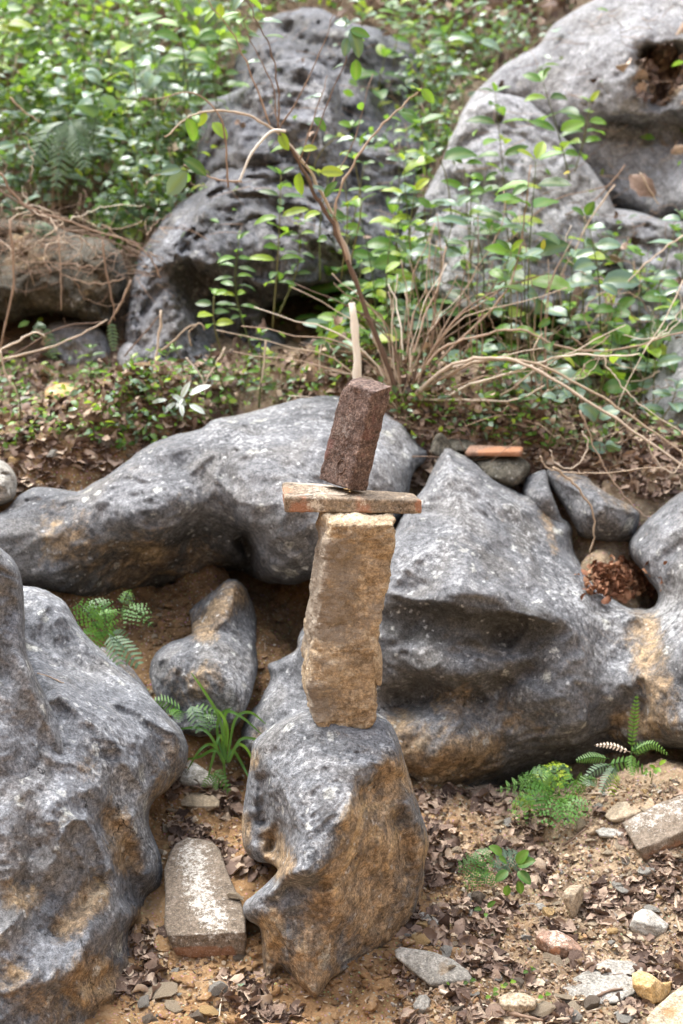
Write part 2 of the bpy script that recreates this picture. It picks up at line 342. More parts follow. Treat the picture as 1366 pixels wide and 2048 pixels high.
def axis(a, b, step, lo, hi):
    mid = np.arange(a, b, step); out = []; s = step; v = a
    while v > lo: s *= 1.22; v -= s; out.append(v)
    left = out[::-1]; out = []; s = step; v = mid[-1]
    while v < hi: s *= 1.22; v += s; out.append(v)
    return np.concatenate([left, mid, out])
xs = axis(-1.25, 1.35, .0095, -60, 60); ys = axis(-.35, 2.2, .0105, -40, 90)
GX, GY = np.meshgrid(xs, ys); GZ = ground_z(GX, GY)
def quads(nr, nc):
    i = np.arange(nr * nc).reshape(nr, nc)
    return np.stack([i[:-1, :-1], i[:-1, 1:], i[1:, 1:], i[1:, :-1]], -1).reshape(-1, 4)
gV = np.stack([GX, GY, GZ], -1).reshape(-1, 3); gF = quads(*GX.shape)
def soil_mat():
    m, t, b = nt('soil'); q = NB(t); P = q.tc.outputs['Object']
    n1 = q.noise(2.2, 6, .65, .5); n2 = q.noise(22, 8, .72, .4); n3 = q.noise(150, 5, .75)
    c = q.ramp(q.math('ADD', q.math('MULTIPLY', n1, .5), q.math('MULTIPLY', n2, .5)), [(.36, (.14, .08, .04)), (.5, (.32, .19, .09)), (.64, (.45, .31, .175))])
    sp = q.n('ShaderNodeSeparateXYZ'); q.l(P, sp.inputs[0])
    sp2 = q.math('ADD', sp.outputs[1], q.math('MULTIPLY', q.math('SUBTRACT', n2, .5), .8)); c = q.mix(q.math('MULTIPLY', q.ss(sp2, .75, 1.15), .72), c, q.ramp(n2, [(.36, (.07, .042, .022)), (.64, (.21, .125, .06))]))  # browner soil towards the back, darkened in colour for the hollow's shade
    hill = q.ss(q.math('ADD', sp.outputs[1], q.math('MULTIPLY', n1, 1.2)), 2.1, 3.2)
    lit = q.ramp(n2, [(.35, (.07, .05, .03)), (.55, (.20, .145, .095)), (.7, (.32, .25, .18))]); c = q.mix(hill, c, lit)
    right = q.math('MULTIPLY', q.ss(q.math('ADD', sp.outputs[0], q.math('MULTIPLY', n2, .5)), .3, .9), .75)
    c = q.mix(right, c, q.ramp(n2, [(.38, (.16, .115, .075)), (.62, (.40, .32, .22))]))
    vo = q.voro(95); c = q.mix(q.math('MULTIPLY', q.ss(vo.outputs['Distance'], .34, .2), .45), c, q.mix(.6, vo.outputs['Color'], (.42, .30, .18)))
    c = q.mix(q.ss(n3, .6, .75, 0, .5), c, (.46, .36, .25)); c = q.mix(q.ss(n3, .42, .28, 0, .6), c, (.06, .035, .02))
    q.l(c, b.inputs['Base Color']); b.inputs['Roughness'].default_value = .95; b.inputs['Specular IOR Level'].default_value = .15
    h = q.math('ADD', q.math('MULTIPLY', n2, 1.2), q.math('ADD', q.math('MULTIPLY', n3, .6), q.math('MULTIPLY', vo.outputs['Distance'], -.5)))
    q.l(q.bump(h, .010, 1.0), b.inputs['Normal']); return m
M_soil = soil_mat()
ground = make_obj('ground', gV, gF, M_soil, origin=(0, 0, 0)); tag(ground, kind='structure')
sub = (gV[:, 1] > -1) ; GT = reg(gV, gF)

# ------------------------------------------------------------------ relief boulders: real solids from an outline, sparse depths, ridges
def boulder(name, label, cat, outline, depths, mat, step=4, edge=70, edge_r=.22, thick=.5, ridges=(), masks=(), amp=.02, freq=6, scal=.03, sfreq=5,
            jag=2.0, parent=None, group=None, facets=None, fine=.0025, kind=None, pit=0.0, regist=True, seed=0, nsm=5, warp=.35):
    if nsm > 1: poly = smooth_poly(outline, nsm)
    else:
        oo = np.array(outline, float); poly = np.concatenate([oo[i] + (oo[(i + 1) % len(oo)] - oo[i]) * np.linspace(0, 1, 5)[:-1, None] for i in range(len(oo))])
    if jag:
        Pj = np.stack([poly[:, 0] / 38, poly[:, 1] / 38, np.full(len(poly), seed * 1.7)], -1)
        poly = poly + np.stack([fbm(Pj, 1 + seed, 3), fbm(Pj, 50 + seed, 3)], -1) * jag * 3
    x0, y0 = poly.min(0) - step * 2; x1, y1 = poly.max(0) + step * 2
    X, Y = np.meshgrid(np.arange(x0, x1, step), np.arange(y0, y1, step))
    s, near = poly_sd(X, Y, poly); ins = s > 0
    cell = ins[:-1, :-1] | ins[1:, :-1] | ins[:-1, 1:] | ins[1:, 1:]
    used = np.zeros_like(ins); used[:-1, :-1] |= cell; used[1:, :-1] |= cell; used[:-1, 1:] |= cell; used[1:, 1:] |= cell
    out = used & ~ins; PX = np.where(out, near[..., 0], X); PY = np.where(out, near[..., 1], Y); S = np.where(out, 0, np.maximum(s, 0))
    # snap close inner vertices as well to avoid slivers
    vid = np.full(ins.shape, -1); vid[used] = np.arange(used.sum()); px = PX[used]; py = PY[used]; S = S[used]
    f = TPS(depths, .002) if not callable(depths) else None; D0 = f(px, py) if not callable(depths) else depths(px, py)
    m = np.median(D0); W = unproj(px, py, D0)
    e = np.clip(S / (edge * .75), 0, 1); round_ = edge_r * .75 * (1 - np.sqrt(np.clip(1 - (1 - e) ** 2, 0, 1)))
    D = D0 + round_
    for r_ in ridges:
        line, a, w = r_[:3]; d = seg_dist(px + fbm(np.stack([px / 60, py / 60, px * 0], -1), 7 + seed, 3) * w * warp * 2, py + fbm(np.stack([px / 60, py / 60, px * 0 + 5], -1), 8 + seed, 3) * w * warp * 2, line)
        D += a * (np.exp(-d / w) if (len(r_) > 3 and r_[3] == 's') else np.exp(-(d / w) ** 2))
    W = unproj(px, py, D)
    Wd = W + np.stack([fbm(W * 3, 70 + seed, 2), fbm(W * 3, 71 + seed, 2), fbm(W * 3, 72 + seed, 2)], -1) * .25
    inn = np.clip(S / 12, 0, 1)
    D = D - inn * (scal * (voro(Wd * sfreq, 20 + seed) - .25)) - inn * amp * fbm(W * freq, 40 + seed, 4, .45)
    D = D - inn * amp * .75 * fbm(Wd * freq * 2.6, 44 + seed, 5, .6, True) - inn * scal * .5 * (voro(Wd * sfreq * 2.5 + 3, 21 + seed) - .25)
    if pit: D = D + inn * pit * np.clip(.14 - voro(Wd * 6.5, 91 + seed), 0, 1) * 7 + inn * pit * .6 * np.clip(.14 - voro(Wd * 15, 92 + seed), 0, 1) * 7
    Rm = np.zeros(len(px))
    for ch, cx, cy, rad, val in masks:
        if ch == 'r': Rm = np.maximum(Rm, val * np.clip(1.3 - (np.sqrt((px - cx) ** 2 + (py - cy) ** 2) / rad if not isinstance(cx, (list, tuple)) else seg_dist(px, py, cx) / rad), 0, 1))
    V = unproj(px, py, D); e2 = np.clip(S / (edge * 2.2), 0, 1)
    Vb = unproj(px, py, D0 + edge_r + thick * np.sqrt(np.clip(1 - (1 - e2) ** 2, 0, 1)) + inn * .03 * fbm(W * 5, 9, 3))
    bnd = S <= 1e-6; n = len(px); bidx = np.arange(n) + n; bidx[bnd] = np.arange(n)[bnd]
    q = np.stack([vid[:-1, :-1], vid[1:, :-1], vid[1:, 1:], vid[:-1, 1:]], -1)[cell]
    if fine:      # fine relief goes along the surface normal, so steep faces get pits and grains too
        fn_ = np.cross(V[q[:, 2]] - V[q[:, 0]], V[q[:, 3]] - V[q[:, 1]]); Nn = np.zeros_like(V)
        for c_ in range(4): np.add.at(Nn, q[:, c_], fn_)
        Nn /= np.linalg.norm(Nn, axis=1, keepdims=True) + 1e-12; Nn *= np.where(((V - CAM) * Nn).sum(1) > 0, -1, 1)[:, None]
        am = fine * 2.6 * fbm(V * 24, 80 + seed, 5, .68) - fine * 22 * np.clip(.10 - voro(V * 34, 85 + seed), 0, 1) * (fbm(V * 6, 86 + seed, 2) > .05) + np.clip(Rm, 0, 1) * fine * 1.5 * (fbm(V * 38 + 9, 95 + seed, 4, .65, True) - .2)
        V = V + Nn * (am * inn)[:, None]
    qb = bidx[q][:, ::-1]; full = ~(bnd[q].all(1)); F = np.vstack([q, qb[full]])
    keep = np.unique(F); remap = np.full(2 * n, -1); remap[keep] = np.arange(len(keep)); F = remap[F]
    # drop quads that would double up on the rim
    VV = np.vstack([V, Vb])[keep]; C = np.zeros((n, 4)); C[:, 3] = 1
    for ch, cx, cy, rad, val in masks:
        k = 'rgb'.index(ch); dd = np.sqrt((px - cx) ** 2 + (py - cy) ** 2) / rad if not isinstance(cx, (list, tuple)) else seg_dist(px, py, cx) / rad
        C[:, k] = np.maximum(C[:, k], val * np.clip(1.3 - dd, 0, 1))
    C = np.vstack([C, C])[keep]
    o = make_obj(name, VV, F, mat, parent=parent, attr=C)
    # outward normals
    if parent is None: tag(o, label, cat, group, kind)
    if regist: o['t'] = 1; del o['t']; reg(VV, F)
    return o

def L(*p): return list(p)
B = 'limestone boulder'
front_rock = boulder('limestone_pinnacle', 'upright weathered limestone rock carrying the balanced stone stack, grey above and ochre below', 'rock',
 [(512,1478),(545,1450),(582,1430),(612,1417),(650,1420),(700,1424),(748,1424),(778,1442),(792,1466),(803,1500),(815,1540),(827,1580),(840,1620),(852,1655),(858,1692),(850,1725),(848,1760),(838,1800),(826,1832),(805,1868),(782,1892),(757,1914),(735,1930),(700,1945),(668,1962),(650,1985),(634,2005),(614,1990),(590,1966),(570,1950),(550,1960),(528,1975),(524,1930),(524,1885),(517,1854),(500,1843),(487,1828),(488,1806),(506,1790),(532,1768),(556,1742),(540,1728),(515,1722),(494,1706),(485,1680),(485,1630),(492,1580),(500,1530),(503,1495)],
 [(640,1436,.34),(560,1470,.32),(760,1450,.36),(520,1500,.34),(640,1490,.24),(770,1500,.26),(600,1570,.12),(680,1570,.13),(650,1650,.06),(600,1700,.02),(610,1752,-.05),(612,1785,.04),(610,1850,.06),(560,1820,.06),(500,1815,.10),(620,1910,.03),(632,1990,.0),(540,1940,.08),(570,1940,.09),(700,1640,.10),(760,1600,.22),(805,1600,.28),(740,1700,.15),(690,1760,.09),(780,1760,.22),(830,1700,.28),(700,1850,.10),(770,1850,.22),(660,1800,.05),(700,1930,.14),
  (505,1600,.30),(505,1690,.27),(565,1620,.17),(545,1690,.27),(590,1640,.08),(720,1560,.17)],
 M_front, step=2.5, edge=42, edge_r=.13, thick=.35, amp=.018, freq=8, scal=.034, sfreq=7, jag=1.2, seed=1,
 ridges=[(L((800,1478),(770,1530),(705,1592),(690,1640)), -.022, 26, 's'), (L((740,1590),(790,1560)), .045, 28), (L((575,1772),(640,1768)), .05, 16), (L((600,1700),(608,1756)), -.02, 20),
         (L((552,1660),(548,1700),(560,1715)), .05, 15), (L((525,1560),(530,1640)), .06, 14), (L((700,1600),(690,1760),(640,1900)), -.015, 16, 's'), (L((505,1800),(560,1770),(590,1745)), -.03, 14),
         (L((820,1610),(850,1690),(835,1740)), -.03, 16), (L((800,1640),(815,1740)), .035, 18), (L((585,1880),(600,1960)), -.02, 16), (L((545,1900),(560,1945)), .03, 14), (L((560,1500),(640,1520)), .02, 40), (L((640,1460),(760,1462),(785,1450)), -.012, 12)],
 masks=[('r',[(790,1560),(740,1640),(700,1760),(640,1850),(620,1960)],0,62,1.0),('r',[(760,1700),(740,1850)],0,80,.95),('r',[(540,1680),(560,1730)],0,36,1.1),('r',[(830,1700),(790,1850)],0,50,.8),('r',[(540,1850),(545,1950)],0,40,.8),
        ('r',505,1520,28,.6),('r',[(490,1640),(495,1700)],0,22,.7),('g',620,1520,120,.55),('g',[(600,1730),(680,1660),(700,1600)],0,34,.9),('g',[(720,1760),(700,1790)],0,20,1.1),('g',765,1492,16,1.0),('g',615,1600,18,1.0),('b',560,1530,60,.3),('b',[(690,1700),(780,1740)],0,40,.3)])

boulder('limestone_boulder', 'large grey limestone boulder with sloping ridged shoulder at the left edge', 'rock',
 [(48,1172),(82,1178),(125,1200),(150,1238),(176,1275),(215,1310),(252,1342),(292,1382),(335,1430),(362,1458),(376,1498),(369,1540),(335,1580),(304,1608),(298,1650),(318,1700),(329,1755),(321,1815),(292,1848),(264,1862),(262,1895),(285,1932),(285,1975),(265,2020),(250,2090),(0,2110),(-160,2110),(-170,1800),(-170,1400),(-160,1190),(-60,1165)],
 [(100,1200,.95),(200,1330,.82),(330,1450,.66),(362,1505,.6),(250,1450,.5),(100,1300,.75),(150,1400,.5),(110,1500,.27),(200,1600,.25),(300,1700,.36),(300,1780,.36),(200,1700,.2),(100,1700,.06),(50,1600,.12),(50,1800,-.04),(150,1850,.02),(200,1850,.06),(270,1900,.18),(260,2000,.1),(150,2000,-.05),(50,2000,-.15),(0,1500,.2),(-150,1500,.3),(-150,1900,-.1),(-150,1250,.8),(300,1540,.5),(270,1620,.4),(230,1380,.7),(150,1290,.83)],
 M_left, step=3.5, edge=60, edge_r=.2, thick=.6, amp=.024, freq=6, scal=.075, sfreq=4.5, jag=1.2, seed=2,
 ridges=[(L((75,1350),(150,1420),(240,1500),(290,1590),(240,1680)), -.05, 26, 's'), (L((90,1290),(170,1360),(260,1440)), .045, 32), (L((60,1180),(130,1240),(240,1360),(350,1465)), -.03, 14, 's'),
         (L((215,1640),(255,1700),(260,1790)), .06, 24), (L((100,1640),(170,1640),(230,1750),(255,1850)), -.03, 14, 's'), (L((190,1760),(120,1860)), .05, 28), (L((0,1780),(80,1800)), .03, 34),
         (L((300,1800),(280,1850)), .08, 24), (L((180,1470),(240,1560)), .02, 30), (L((345,1440),(350,1540)), -.02, 14, 's'), (L((0,1870),(60,1810),(140,1850),(160,1930)), -.02, 14, 's'), (L((60,1650),(50,1760)), .03,26)],
 masks=[('r',[(230,1640),(255,1720)],0,36,.85),('r',[(190,1780),(130,1860)],0,38,.9),('r',[(30,1790),(60,1790)],0,42,.75),('r',[(180,1960),(240,1990)],0,75,1.0),('r',[(285,1840),(270,1980)],0,34,.9),('r',[(340,1500),(320,1590)],0,34,.6),('r',[(20,1960),(120,2040)],0,60,.55),('r',[(170,1540),(220,1600)],0,30,.35),
        ('g',[(60,1190),(250,1370),(350,1480)],0,50,.55),('g',[(200,1490),(270,1600)],0,50,.75),('g',[(110,1560),(60,1750)],0,60,.35),('g',[(260,1620),(310,1720)],0,24,.8),('g',20,1930,30,.8),('g',350,1440,16,1.0),('b',200,1440,60,.35),('b',[(100,1290),(200,1340)],0,30,.35)])

boulder('limestone_boulder', 'cracked dark grey limestone pillar rising at the far left edge', 'rock',
 [(-170,1030),(-60,1060),(0,1094),(38,1138),(48,1200),(52,1290),(72,1352),(108,1420),(145,1500),(120,1640),(20,1700),(-170,1700)],
 [(0,1150,.36),(40,1200,.38),(30,1300,.32),(50,1400,.27),(0,1500,.15),(60,1600,.16),(-150,1200,.3),(-150,1600,.2),(110,1480,.30)],
 M_left, step=3.5, edge=38, edge_r=.16, thick=.5, amp=.02, freq=7, scal=.04, sfreq=5, jag=1.2, seed=3,
 ridges=[(L((-40,1120),(20,1150),(48,1165)), .012, 4),(L((50,1290),(60,1380),(120,1500)), -.03, 18, 's'),(L((20,1200),(10,1350)), .03, 22)],
 masks=[('g',[(62,1330),(60,1345)],0,14,1.0),('g',0,1400,80,.3),('b',10,1250,70,.25)])

boulder('limestone_boulder', 'long arched grey limestone ridge overhanging a dark hollow behind the stack', 'rock',
 [(-160,1090),(-60,1040),(0,1026),(45,985),(90,974),(150,982),(185,968),(250,925),(300,888),(350,870),(400,858),(430,838),(500,825),(560,808),(610,795),(668,790),(720,800),(780,822),(815,850),(840,885),(862,903),(850,925),(832,938),(822,960),(815,990),(800,1040),(760,1090),(700,1130),(640,1150),(600,1166),(570,1170),(535,1165),(505,1155),(480,1142),(440,1146),(380,1170),(310,1188),(250,1205),(190,1212),(150,1200),(100,1185),(60,1180),(0,1180),(-160,1180)],
 [(-100,1100,1.25),(0,1060,1.35),(100,1010,1.5),(180,1040,1.4),(250,990,1.45),(330,930,1.62),(430,870,1.75),(520,850,1.85),(650,820,1.95),(760,850,1.95),(840,900,1.95),(300,1060,1.35),(420,1000,1.5),(470,900,1.6),(560,900,1.55),(600,960,1.4),(580,1050,1.3),(570,1120,1.32),(570,1160,1.42),(640,1130,1.38),(720,1000,1.5),(770,950,1.65),(200,1120,1.42),(100,1130,1.35),(0,1130,1.3),(300,1140,1.62),(400,1100,1.62),(430,1140,1.75),(460,1080,1.58),(490,1120,1.62),(350,1000,1.4),(510,990,1.42),(230,1190,1.6)],
 M_mid, step=4, edge=55, edge_r=.2, thick=.5, amp=.032, freq=5, scal=.085, sfreq=3.6, jag=2, seed=4,
 ridges=[(L((210,960),(300,915),(370,895),(440,960),(500,1040)), -.05, 30, 's'), (L((380,930),(440,950)), .04, 40), (L((488,1080),(500,1110),(505,1150)), .14, 14), (L((250,1100),(420,1060),(480,1080)), .07, 45),
         (L((500,1010),(510,1100)), -.03, 16, 's'), (L((430,850),(520,880),(640,870),(800,880)), -.02, 20, 's'), (L((600,880),(680,930)), .04, 50), (L((160,1090),(300,1080),(350,1050)), -.03, 20,'s'),(L((540,1120),(600,1080)),.02,30)],
 masks=[('r',[(100,1060),(180,1110),(300,1110)],0,70,.55),('r',[(230,1150),(420,1110)],0,55,.5),('g',[(430,860),(560,830),(700,830),(830,900)],0,60,.6),('g',[(480,885),(530,900)],0,26,.8),('g',380,1000,26,.6),('g',[(560,1090),(600,1120)],0,16,1.1),('g',[(100,990),(60,1030)],0,40,.45),
        ('b',[(180,1160),(300,1140),(450,1100)],0,80,1.0),('b',[(330,1000),(450,980)],0,40,.3),('b',[(560,1060),(620,1090)],0,40,.3),('b',600,1140,40,.6)])  # algae mask also paints shade on the overhang's underside

boulder('limestone_boulder', 'massive grey limestone boulder with a pointed peak and bulging shaded face behind the stack', 'rock',
 [(880,905),(896,893),(915,905),(945,922),(975,945),(1000,960),(1040,985),(1060,985),(1085,1000),(1105,1025),(1140,1048),(1146,1075),(1150,1110),(1175,1150),(1215,1185),(1270,1212),(1305,1215),(1316,1190),(1290,1150),(1262,1115),(1258,1085),(1275,1060),(1300,1035),(1335,1005),(1380,975),(1480,940),(1560,1200),(1560,1500),(1450,1520),(1366,1500),(1300,1500),(1200,1515),(1100,1545),(1020,1575),(960,1600),(900,1606),(840,1600),(800,1560),(740,1500),(700,1440),(690,1340),(700,1250),(730,1180),(770,1100),(790,1060),(820,1010),(850,970),(868,930)],
 [(896,905,1.75),(1000,975,1.66),(1090,1040,1.66),(1140,1110,1.55),(830,1010,1.5),(780,1110,1.3),(740,1190,1.2),(860,1100,1.28),(1000,1100,1.33),(900,1190,1.06),(1000,1200,1.1),(1095,1225,1.15),(820,1230,1.14),(900,1265,1.15),(1000,1275,1.19),(870,1320,1.04),(960,1330,1.05),(800,1330,1.08),(840,1395,1.15),(960,1400,1.14),(900,1460,.98),(1050,1400,1.06),(850,1530,.97),(780,1480,1.05),(950,1530,1.03),(1000,1570,1.2),(900,1590,1.1),(1150,1450,1.04),(1150,1340,1.1),(1220,1260,1.3),(1300,1230,1.36),(1340,1110,1.42),(1366,1030,1.5),(1480,1000,1.5),(1300,1340,1.12),(1366,1300,1.0),(1366,1450,.93),(1250,1450,1.12),(1500,1400,.9),(1100,1520,1.16)],
 M_mid, step=4.5, edge=55, edge_r=.22, thick=.7, amp=.03, freq=5, scal=.075, sfreq=3.6, jag=2, seed=5,
 ridges=[(L((770,1190),(830,1120),(930,1060),(905,960),(895,900)), -.05, 26, 's'), (L((830,1245),(900,1262),(1010,1285),(1100,1262)), .02, 34), (L((790,1190),(880,1205),(1000,1222),(1112,1245)), -.05, 20, 's'),
         (L((790,1400),(860,1385),(960,1395),(1060,1340)), .05, 22), (L((860,1340),(960,1350),(1050,1320)), -.03, 20), (L((1040,1110),(1110,1240)), -.03, 16, 's'), (L((900,950),(960,1040),(1060,1110)), -.02, 14, 's'),
         (L((820,1560),(1000,1560),(1200,1490)), .08, 30), (L((1190,1200),(1220,1300),(1200,1420)), .035, 34), (L((1270,1090),(1300,1180)), -.04, 14, 's'), (L((1280,1330),(1330,1450)), -.03, 24), (L((1260,1400),(1220,1480)), .06, 26)],
 masks=[('r',[(800,1480),(850,1560),(960,1500)],0,70,.75),('r',[(900,1400),(980,1420),(1080,1450)],0,50,.45),('r',[(1290,1260),(1300,1330),(1330,1440),(1250,1450)],0,45,.75),('r',[(1080,990),(1110,1100)],0,16,.6),('r',1180,1400,40,.35),
        ('g',[(900,940),(930,1060),(830,1130)],0,46,.7),('g',[(1000,1000),(1080,1100),(1180,1250),(1250,1330)],0,50,.7),('g',[(1150,1180),(1240,1250),(1330,1230)],0,60,1.0),('g',[(850,1310),(950,1330),(1050,1400),(980,1500)],0,50,.5),('g',945,1170,12,1.2),('g',915,1170,10,1.1),('g',880,1145,8,1.1),
        ('b',[(800,1240),(900,1245),(1070,1262)],0,60,1.0),('b',[(780,1300),(900,1360),(1080,1330)],0,60,.45),('b',[(800,1400),(960,1395)],0,28,.6),('b',[(860,1580),(1000,1560)],0,40,.5),('b',[(900,1150),(1050,1190)],0,40,.3)])  # algae mask also paints the shade below the brow into the colour

boulder('limestone_rock', 'sharp crested low grey rock in the hollow below the arched ridge', 'rock',
 [(458,1158),(484,1166),(502,1195),(514,1240),(512,1290),(516,1330),(508,1370),(494,1415),(470,1455),(400,1475),(325,1455),(302,1400),(298,1345),(310,1306),(345,1282),(384,1268),(379,1222),(402,1200),(432,1178)],
 [(460,1175,1.42),(395,1220,1.42),(440,1230,1.3),(500,1220,1.48),(400,1290,1.18),(450,1270,1.22),(500,1320,1.2),(330,1320,1.15),(420,1330,1.02),(480,1370,1.02),(320,1400,1.1),(400,1420,1.02),(460,1440,.98)],
 M_mid, step=3, edge=20, edge_r=.10, thick=.3, amp=.02, freq=9, scal=.035, sfreq=7, jag=1.5, seed=6, nsm=2,
 ridges=[(L((470,1170),(455,1230),(430,1290),(445,1300),(500,1340)), -.035, 14, 's'),(L((320,1320),(400,1300),(440,1290)), -.03, 14, 's'),(L((395,1240),(440,1262)), .03, 14),(L((455,1320),(480,1420)), -.02, 14,'s')],
 masks=[('r',[(465,1190),(400,1260)],0,34,.85),('r',370,1370,70,.6),('g',[(470,1330),(470,1420)],0,28,.9),('g',412,1291,7,1.6),('g',395,1305,5,1.3),('b',350,1390,50,.4)])
boulder('limestone_rock', 'grey rock half hidden behind the base of the tall buff block', 'rock',
 [(640,1215),(620,1235),(598,1270),(592,1300),(560,1318),(536,1330),(540,1360),(520,1400),(500,1425),(480,1470),(500,1510),(600,1530),(700,1530),(720,1400),(700,1250)],
 [(630,1240,1.18),(600,1310,1.1),(550,1340,1.12),(560,1400,1.0),(510,1430,1.0),(500,1490,.95),(600,1450,.9),(700,1400,.95),(680,1280,1.1)],
 M_mid, step=4, edge=34, edge_r=.14, thick=.3, amp=.02, freq=8, scal=.02, sfreq=6, jag=1.5, seed=7,
 ridges=[(L((640,1240),(602,1300),(560,1325)), -.03, 12, 's'),(L((580,1330),(600,1400)), .03, 20)], masks=[('r',580,1290,30,.5),('r',520,1480,40,.5),('g',605,1270,16,.9),('b',590,1400,40,.4)])
boulder('limestone_rock', 'low brown grey rock peeping over the left boulder by the ferns', 'rock',
 [(170,1290),(220,1300),(260,1335),(290,1370),(300,1400),(260,1420),(150,1400),(130,1330)],
 [(200,1310,1.12),(280,1390,1.0),(200,1380,1.0),(150,1330,1.05)], M_mid, step=4, edge=24, edge_r=.1, thick=.2, seed=8, masks=[('r',230,1330,60,.5)])

# far boulders on the hillside
boulder('limestone_boulder', 'pitted grey boulder peak at the top centre under the hill', 'rock',
 [(470,130),(490,95),(520,55),(560,25),(610,14),(650,22),(700,45),(760,60),(800,78),(832,105),(838,150),(822,190),(850,230),(880,280),(850,380),(700,420),(560,380),(470,260)],
 [(520,120,5.3),(620,50,5.4),(760,90,5.4),(700,150,5.0),(800,200,5.1),(600,140,5.0),(700,300,4.7),(850,330,4.8),(520,300,4.9)],
 M_centre, step=6, edge=50, edge_r=.4, thick=1.0, amp=.14, freq=2.6, scal=.18, sfreq=2.2, jag=4, fine=0.014, seed=11, pit=0.05,
 ridges=[(L((560,60),(640,90),(690,170)), .14, 26),(L((700,60),(720,160),(700,300)), -.12, 34,'s'),(L((760,120),(790,220)), .12, 30)],
 masks=[('b',[(560,50),(640,110)],0,50,.5),('b',[(740,110),(700,250)],0,50,.5),('g',[(500,110),(560,60)],0,40,.5),('b',800,150,50,.4)])
boulder('limestone_boulder', 'rugged pale grey outcrop in the upper middle with a pitted rounded crown', 'rock',
 [(405,222),(430,197),(470,182),(505,152),(520,132),(560,122),(600,117),(645,132),(668,160),(684,198),(690,250),(735,290),(790,300),(830,340),(820,430),(790,500),(700,520),(600,500),(470,470),(400,430),(392,330),(398,270)],
 [(450,220,4.0),(520,170,3.95),(600,140,4.0),(670,220,3.95),(560,220,3.75),(620,280,3.65),(480,300,3.7),(560,360,3.5),(690,340,3.7),(780,340,3.8),(430,400,3.7),(620,430,3.5),(760,450,3.6)],
 M_centre, step=4.5, edge=46, edge_r=.35, thick=.9, amp=.10, freq=3, scal=.16, sfreq=2.8, jag=4, fine=.012, seed=12, pit=.045,
 ridges=[(L((560,150),(605,165)), .12, 16),(L((480,210),(540,260),(600,340)), .12, 22),(L((655,170),(640,260),(660,360)), -.12, 18,'s'),(L((690,200),(692,300),(720,380)), .16, 14),(L((430,360),(520,340),(620,380)), .10, 24),(L((560,240),(640,250)), -.07, 14, 's')],
 masks=[('g',[(480,190),(600,140),(650,200)],0,60,.6),('b',[(560,150),(600,165)],0,18,.6),('b',[(450,350),(560,390),(700,420)],0,60,.6)])
boulder('limestone_boulder', 'dark grey undercut boulder in the middle distance above the leafy bank', 'rock',
 [(262,575),(272,530),(288,490),(318,450),(345,415),(372,398),(400,380),(430,330),(500,300),(600,300),(700,340),(770,390),(810,460),(830,560),(800,620),(740,660),(720,620),(690,590),(640,575),(600,590),(560,600),(530,640),(560,665),(575,690),(560,740),(520,780),(470,795),(400,795),(320,790),(280,740),(250,680),(255,620)],
 [(300,520,3.2),(360,440,3.3),(480,400,3.25),(480,330,3.75),(640,330,3.8),(620,400,3.35),(740,450,3.5),(800,540,3.5),(420,480,2.95),(350,560,2.9),(520,500,2.95),(600,550,3.0),(680,580,3.1),(760,620,3.3),(480,570,3.0),(420,640,3.05),(340,650,2.85),(300,720,2.8),(400,740,2.75),(500,720,2.85),(540,670,2.95),(560,700,2.9),(450,780,2.6)],
 M_centre, step=5, edge=50, edge_r=.35, thick=.9, amp=.12, freq=3.5, scal=.20, sfreq=2.8, jag=4.5, fine=.014, seed=13, pit=.06,
 ridges=[(L((370,570),(420,600),(460,650),(470,720)), .22, 34),(L((350,600),(355,700)), -.08, 20,'s'),(L((520,560),(600,560),(700,560)), -.08, 24,'s'),(L((480,600),(530,620)), .18, 26),(L((440,430),(480,440)), .10, 22),(L((330,500),(420,520)), -.05, 24,'s'),(L((560,420),(600,520)), .08, 30)],
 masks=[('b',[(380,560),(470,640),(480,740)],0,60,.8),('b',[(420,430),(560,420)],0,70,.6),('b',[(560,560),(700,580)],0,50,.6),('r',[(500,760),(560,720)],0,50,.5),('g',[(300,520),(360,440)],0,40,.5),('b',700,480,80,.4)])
boulder('limestone_boulder', 'huge smooth grey boulder filling the upper right corner with a leaf filled hole', 'rock',
 [(960,340),(915,260),(935,205),(965,172),(1005,132),(1040,112),(1080,85),(1110,45),(1150,20),(1200,-10),(1240,-70),(1366,-140),(1560,-140),(1560,500),(1366,440),(1320,450),(1270,430),(1200,420),(1100,390)],
 [(950,230,4.25),(1000,150,4.3),(1080,110,4.4),(1150,50,4.5),(1250,-40,4.7),(1366,-100,4.8),(1150,150,4.15),(1250,100,4.05),(1200,200,3.95),(1130,220,4.1),(1366,200,3.8),(1290,260,3.95),(1366,300,3.9),(1230,300,4.05),(1280,380,3.95),(1000,300,4.5),(1100,360,4.3),(1366,380,3.7),(1500,100,3.9),(1500,400,3.6)],
 M_far, step=5, edge=60, edge_r=.4, thick=1.2, amp=.05, freq=3, scal=.06, sfreq=2.4, jag=2.5, fine=0.01, seed=14, pit=0.012,
 ridges=[(L((1300,115),(1330,150),(1318,190),(1310,130)), .45, 26),(L((1350,100),(1350,160)), .3, 20),(L((1200,250),(1260,262),(1366,250)), .13, 40),(L((1266,110),(1290,85),(1366,78)), -.07, 12,'s'),(L((1180,225),(1300,225),(1366,215)), -.08, 22,'s')],
 masks=[('g',[(1060,120),(1150,80),(1250,20)],0,90,.45),('b',[(1210,260),(1366,270)],0,50,.6),('r',[(1280,290),(1340,300)],0,40,.4),('r',[(1310,130),(1330,170)],0,40,1.2),('b',[(1310,130),(1330,170)],0,40,.9),('g',1220,400,10,1.3),('g',1295,402,8,1.3)])
